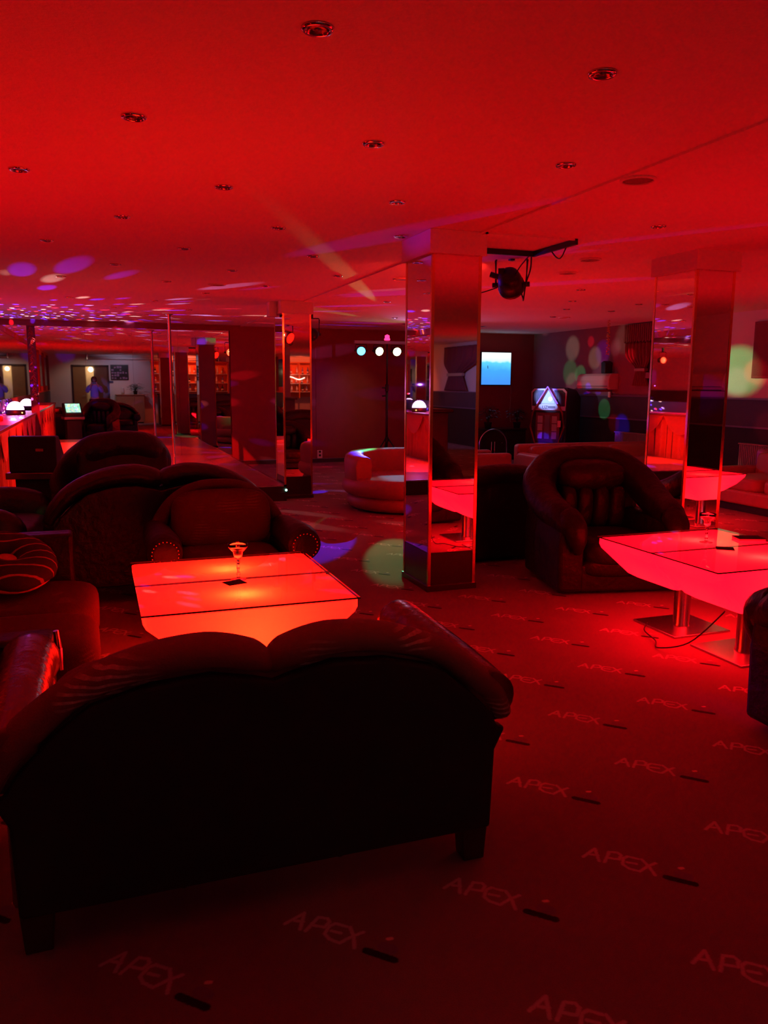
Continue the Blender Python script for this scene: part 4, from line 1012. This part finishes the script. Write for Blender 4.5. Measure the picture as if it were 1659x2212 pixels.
potted(7.45, 14.55, .63, 'trailing potted plant on the left of the low cabinet', 40, .26, .45, 1)
potted(8.08, 14.5, .63, 'leafy potted plant on the right of the low cabinet', 40, .2, .4, 2)
t = thing('hoop_rail', 'arched chrome rail standing on the floor in front of the low cabinet', 'rail', (7.3, 14.02, 0))
for d in (-.3, .3): pass
bm = BM(); tube(bm, [(-.3, 0, 0), (-.3, 0, .34)]+[(-.3*math.cos(R(a)), 0, .34+.3*math.sin(R(a))) for a in range(10, 180, 10)]+[(.3, 0, .34), (.3, 0, 0)], .014, 10); build('hoop', bm, chrome_m, t, smooth=True)
for x in (-.035, .035):
    bm = BM(); tube(bm, [(x, 0, 0), (x, 0, .40)], .008, 8); build('bar', bm, chrome_m, t, smooth=True)
bm = BM(); tube(bm, [(-.3, 0, .03), (.3, 0, .03)], .008, 8); build('foot_bar', bm, chrome_m, t, smooth=True)
# outlet by the column
t = thing('wall_socket', 'white double wall socket low on the back wall right of the stage column', 'socket', (4.04, YB-.025, .1))
bm = BM(); box(bm, -.05, .05, -.03, 0, -.02, .14); build('plate', bm, mat('socket_white', (.7, .65, .65), .4), t, bevel=.006)
bm = BM()
for z in (.02, .09): lathe(bm, [(0, 0), (.022, 0), (.022, .006), (0, .006)], 14, (0, 0, 0)) if False else box(bm, -.02, .02, -.036, -.029, z, z+.04)
build('socket_face', bm, black_m, t, bevel=.002)
bm = BM(); tube(bm, [(2.05, 10.0, .13), (2.2, 10.04, .12), (2.32, 10.08, .13)], .006, 6, 4); o = build('status_cable', bm, black_m); tag(o, 'short cable ending at the green light by the stage corner', 'cable')
bm = BM(); sphere(bm, (2.27, 10.06, .145), .016, 8); tag(build('indicator_light', bm, emis('green_led', (.3, 1, .7), 4)), 'tiny green light at the front corner of the stage', 'light')

# ------------------------------------------------------------------ room behind the camera, seen in the mirrors
t = thing('roller_screen', 'long white rolled projection screen under the ceiling of the far wall, in the mirror', 'projection screen', (2.0, YF+.12, 2.42))
bm = BM(); tube(bm, [(-2.2, 0, 0), (2.6, 0, 0)], .05, 16); build('tube', bm, white_m, t, smooth=True)
bm = BM()
for x in (-2.2, 2.6): box(bm, x-.02, x+.02, -.12, .06, -.06, .12)
build('end_bracket', bm, steel_m, t)
t = thing('photo_collage', 'dark framed collage of photos on the far wall, seen in the stage mirror', 'picture', (.92, YF+.02, 1.9))
bm = BM(); box(bm, -.32, .32, -.02, .02, -.28, .28); build('frame', bm, black_m, t, bevel=.005)
q = random.Random(3); bm = BM()
for i in range(6):
    for j in range(5):
        if q.random() < .75: box(bm, -.29+i*.098, -.29+i*.098+q.uniform(.05, .085), .02, .024, -.25+j*.1, -.25+j*.1+q.uniform(.05, .085))
build('photos', bm, mat('photo_prints', (.3, .2, .35), .5, var=.8, vscale=20), t)
bm = BM(); box(bm, .54, .68, YF, YF+.02, 1.5, 1.58); tag(build('door_sign', bm, mat('sign_blue', (.05, .08, .2), .5), bevel=.003), 'small dark sign beside the brown door, seen in the stage mirror', 'sign')
t = thing('sideboard', 'light wooden sideboard with plants under the photo collage, in the stage mirror', 'sideboard', (1.25, YF+.3, 0))
bm = BM(); box(bm, -.5, .5, -.25, .2, .05, 1.05); build('body', bm, mat('light_wood', (.42, .25, .14), .5, var=.15), t, bevel=.005)
bm = BM(); box(bm, -.53, .53, -.27, .22, 1.05, 1.08); build('top', bm, mat('light_wood_top', (.45, .28, .16), .45), t, bevel=.004)
bm = BM(); box(bm, -.45, .45, -.2, .15, 0, .05); build('plinth', bm, black_m, t)
potted(1.45, YF+.3, 1.08, 'bushy potted plant on the light sideboard, seen in the stage mirror', 45, .3, .4, 5)
bm = BM(); lathe(bm, [(0, 0), (.05, 0), (.07, .1), (.05, .22), (.06, .26), (0, .26)], 18, (0, 0, 0)); tag(build('vase', bm, white_m, smooth=True, loc=(1.0, YF+.3, 1.08)), 'pale vase on the light sideboard, seen in the stage mirror', 'vase')

# bar
t = thing('bar_counter', 'dark bar counter in front of the lit bottle shelves, seen in the mirrors', 'bar counter', (4.2, YF+1.1, 0))
bm = BM(); box(bm, -2.0, .9, -.25, .3, 0, 1.08); build('front', bm, wood_m, t, bevel=.01)
bm = BM(); box(bm, -2.05, .95, -.32, .38, 1.08, 1.13); build('top', bm, plinth_m, t, bevel=.008)
om = mat('orange_panel', (.85, .22, .06), .6)
def shelving(x0, x1, y, label, ups):
    t = thing('bar_shelving', label, 'shelving', (x0, y, 0), 0, 'lit bottle shelving'); w_ = x1-x0
    bm = BM(); box(bm, 0, w_, 0, .03, 1.0, 2.3); build('back_panel', bm, om, t)
    for z in (1.18, 1.5, 1.85):
        bm = BM(); box(bm, .02, w_-.02, .03, .28, z, z+.025); build('shelf', bm, white_m, t, bevel=.003)
    for k in range(ups+1):
        x = (w_-.04)*k/ups; bm = BM(); box(bm, x, x+.04, .03, .3, .95, 2.3); build('upright', bm, om, t)
    bm = BM(); box(bm, -.02, w_+.02, 0, .32, 2.3, 2.34); build('top_board', bm, om, t)
shelving(2.05, 4.95, YF+.02, 'orange lit bottle shelving behind the dark bar, seen in the stage mirror', 3)
shelving(5.6, 8.5, YE+.02, 'orange lit bottle shelving at the far end, seen in the column mirrors', 3)
bmats = [mat('bottle_amber', (.7, .25, .06), .15), mat('bottle_clear', (.75, .6, .6), .12), mat('bottle_dark', (.04, .03, .02), .15), mat('bottle_red', (.7, .06, .05), .15), mat('bottle_blue', (.15, .2, .6), .15)]
protos = []
for k, bmt in enumerate(bmats):
    t = thing('bottle', '', 'bottle', (0, 0, -50)); hh = (.27, .3, .24, .29, .26)[k]; r_ = (.038, .033, .042, .036, .035)[k]
    bm = BM(); lathe(bm, [(0, 0), (r_, 0), (r_, hh*.55), (r_*.85, hh*.65), (.013, hh*.76), (.013, hh*.95), (0, hh*.95)], 14); build('glass_body', bm, bmt, t, smooth=True)
    bm = BM(); lathe(bm, [(0, hh*.95), (.015, hh*.95), (.015, hh), (0, hh)], 10); build('cap', bm, (black_m, brass_m)[k % 2], t)
    bm = BM(); lathe(bm, [(r_+.001, hh*.15), (r_+.001, hh*.42)], 14); build('paper_label', bm, white_m, t, smooth=True)
    protos.append(t)
used = set(); cols = ['amber', 'clear', 'dark', 'red', 'blue']; sn = ['lowest', 'middle', 'top']
for x0, yy, where in ((2.2, YF+.20, 'stage mirror'), (5.75, YE+.20, 'column mirror')):
    for si, z in enumerate((1.205, 1.525, 1.875)):
        for i in range(13):
            x = x0+i*.212+rnd.uniform(-.03, .03); k = rnd.randrange(5)
            lab = '%s bottle, %s from left on the %s bar shelf in the %s' % (cols[k], ords[i], sn[si], where)
            if k not in used: protos[k].location = (x, yy, z); protos[k]['label'] = lab; protos[k]['group'] = 'bottles on the bar shelves'; used.add(k)
            else: dup(protos[k], (x, yy, z), rnd.uniform(0, 6), lab, 'bottles on the bar shelves')
t = thing('light_rope', 'wavy white red LED rope hanging above the bar shelves, seen in the stage column mirror', 'rope light', (6.6, YE+.45, 1.6))
pts = [(.02*math.sin(k*1.3), 0, .95-k*.06) for k in range(14)] + [(.1*k, 0, .12-.05*math.sin(k*.9)) for k in range(1, 12)]
bm = BM(); tube(bm, pts, .014, 8, 3); build('lit_tube', bm, emis('rope_glow', (1, .35, .25), 9), t, smooth=True)
# curtains on the left wall
for i, (a, b) in enumerate(((-1.6, -.9), (1.2, 1.7), (3.6, 4.2))):
    c = curtain('window_curtain', 'dark red curtain on the left wall, %s from the door, in the mirror' % ords[i], a, b, XL+.06, 1.25, 2.45, False)
for i, (a, b) in enumerate(((-.85, 1.15), (1.75, 3.5))):
    bm = BM(); box(bm, XL-.01, XL+.012, a, b, 1.4, 2.35); struct('window_%d' % (i+2), bm, bpy.data.materials['night_glass'])

# ------------------------------------------------------------------ photographer reflected in the mirror
def skinned(name, verts, edges, radii, m, parent, root=0, sub=2):
    me = bpy.data.meshes.new(name); me.from_pydata(verts, edges, []); o = bpy.data.objects.new(name, me); COL.objects.link(o); o.parent = parent
    me.materials.append(m)
    md = o.modifiers.new('skin', 'SKIN'); md.use_smooth_shade = True
    if not me.skin_vertices: bpy.context.view_layer.update()
    for i, r_ in enumerate(radii):
        sv = me.skin_vertices[0].data[i]; sv.radius = (r_, r_) if isinstance(r_, (int, float)) else r_
        sv.use_root = (i == root)
    s = o.modifiers.new('sub', 'SUBSURF'); s.levels = sub; s.render_levels = sub
    return o
t = thing('person', 'person in a lavender hoodie holding up a phone, reflected in the stage mirror', 'person', (0, -.5, 0), 0)
V = [(0, 0, .95), (0, .01, 1.12), (0, .02, 1.30), (0, .03, 1.42), (0, .04, 1.48), (0, .07, 1.56), (0, .08, 1.64),
     (-.17, .03, 1.38), (-.24, .18, 1.20), (-.11, .36, 1.42), (-.085, .42, 1.47), (.17, .03, 1.38), (.24, .18, 1.20), (.11, .36, 1.42), (.085, .42, 1.47),
     (-.10, 0, .88), (-.11, .02, .48), (-.11, -.02, .09), (-.11, .10, .04), (.10, 0, .88), (.11, .02, .48), (.12, -.02, .09), (.12, .10, .04)]
E = [(0, 1), (1, 2), (2, 3), (3, 4), (4, 5), (5, 6), (3, 7), (7, 8), (8, 9), (9, 10), (3, 11), (11, 12), (12, 13), (13, 14), (0, 15), (15, 16), (16, 17), (17, 18), (0, 19), (19, 20), (20, 21), (21, 22)]
RR = [(.14, .10), (.12, .09), (.14, .10), (.10, .08), .05, .085, .08, .06, .045, .032, .03, .06, .045, .032, .03, .085, .06, .04, .035, .085, .06, .04, .035]
skinned('body', V, E, RR, skin_m, t)
# clothing
V2 = [(0, 0, .93), (0, .01, 1.12), (0, .02, 1.30), (0, .03, 1.41), (-.175, .03, 1.38), (-.25, .18, 1.19), (-.13, .33, 1.38), (.175, .03, 1.38), (.25, .18, 1.19), (.13, .33, 1.38)]
skinned('hoodie', V2, [(0, 1), (1, 2), (2, 3), (3, 4), (4, 5), (5, 6), (3, 7), (7, 8), (8, 9)], [(.17, .13), (.155, .12), (.17, .125), (.13, .10), .09, .075, .055, .09, .075, .055], hoodie_m, t)
V3 = [(0, 0, .95), (-.10, 0, .86), (-.11, .02, .48), (-.11, -.02, .12), (.10, 0, .86), (.11, .02, .48), (.12, -.02, .12)]
skinned('trousers', V3, [(0, 1), (1, 2), (2, 3), (0, 4), (4, 5), (5, 6)], [(.16, .12), .105, .078, .06, .105, .078, .06], jeans_m, t)
bm = BM(); pillow(bm, (0, .03, 1.60), (.105, .12, .135), 2.2, 8); pillow(bm, (-.02, -.06, 1.42), (.10, .05, .17), 2.5, 8); build('hair', bm, hair_m, t, smooth=True)
bm = BM()
for s in (-1, 1):
    sphere(bm, (s*.033, .158, 1.60), .011, 8)
build('eyes', bm, white_m, t)
bm = BM(); pillow(bm, (0, .17, 1.575), (.013, .022, .025), 2.4, 4); pillow(bm, (0, .155, 1.535), (.028, .01, .008), 2.4, 4); build('face_features', bm, skin_m, t, smooth=True)
bm = BM()
for s in (-1, 1):
    pillow(bm, (s*.082, .445, 1.485), (.014, .028, .042), 3, 6)
    for k in range(4):
        z = 1.455+k*.022; tube(bm, [(s*.084, .45, z), (s*.088, .470, z+.004), (s*.076, .4745, z+.005), (s*(.058+.003*k), .472, z+.004)], [.009, .0085, .008, .006], 8, 3)
    tube(bm, [(s*.078, .43, 1.45), (s*.062, .452, 1.452), (s*.046, .456, 1.468)], [.011, .010, .008], 8, 3)
build('hands', bm, skin_m, t, smooth=True)
t2 = thing('phone', 'smartphone held up in both hands by the reflected person', 'phone', (0, -.035, 1.5))
bm = BM(); box(bm, -.072, .072, -.004, .004, -.036, .036); build('phone_body', bm, black_m, t2, bevel=.003)
bm = BM(); box(bm, -.066, .066, -.0055, -.004, -.033, .033); build('phone_screen', bm, emis('phone_glow', (1, .2, .15), .8), t2)
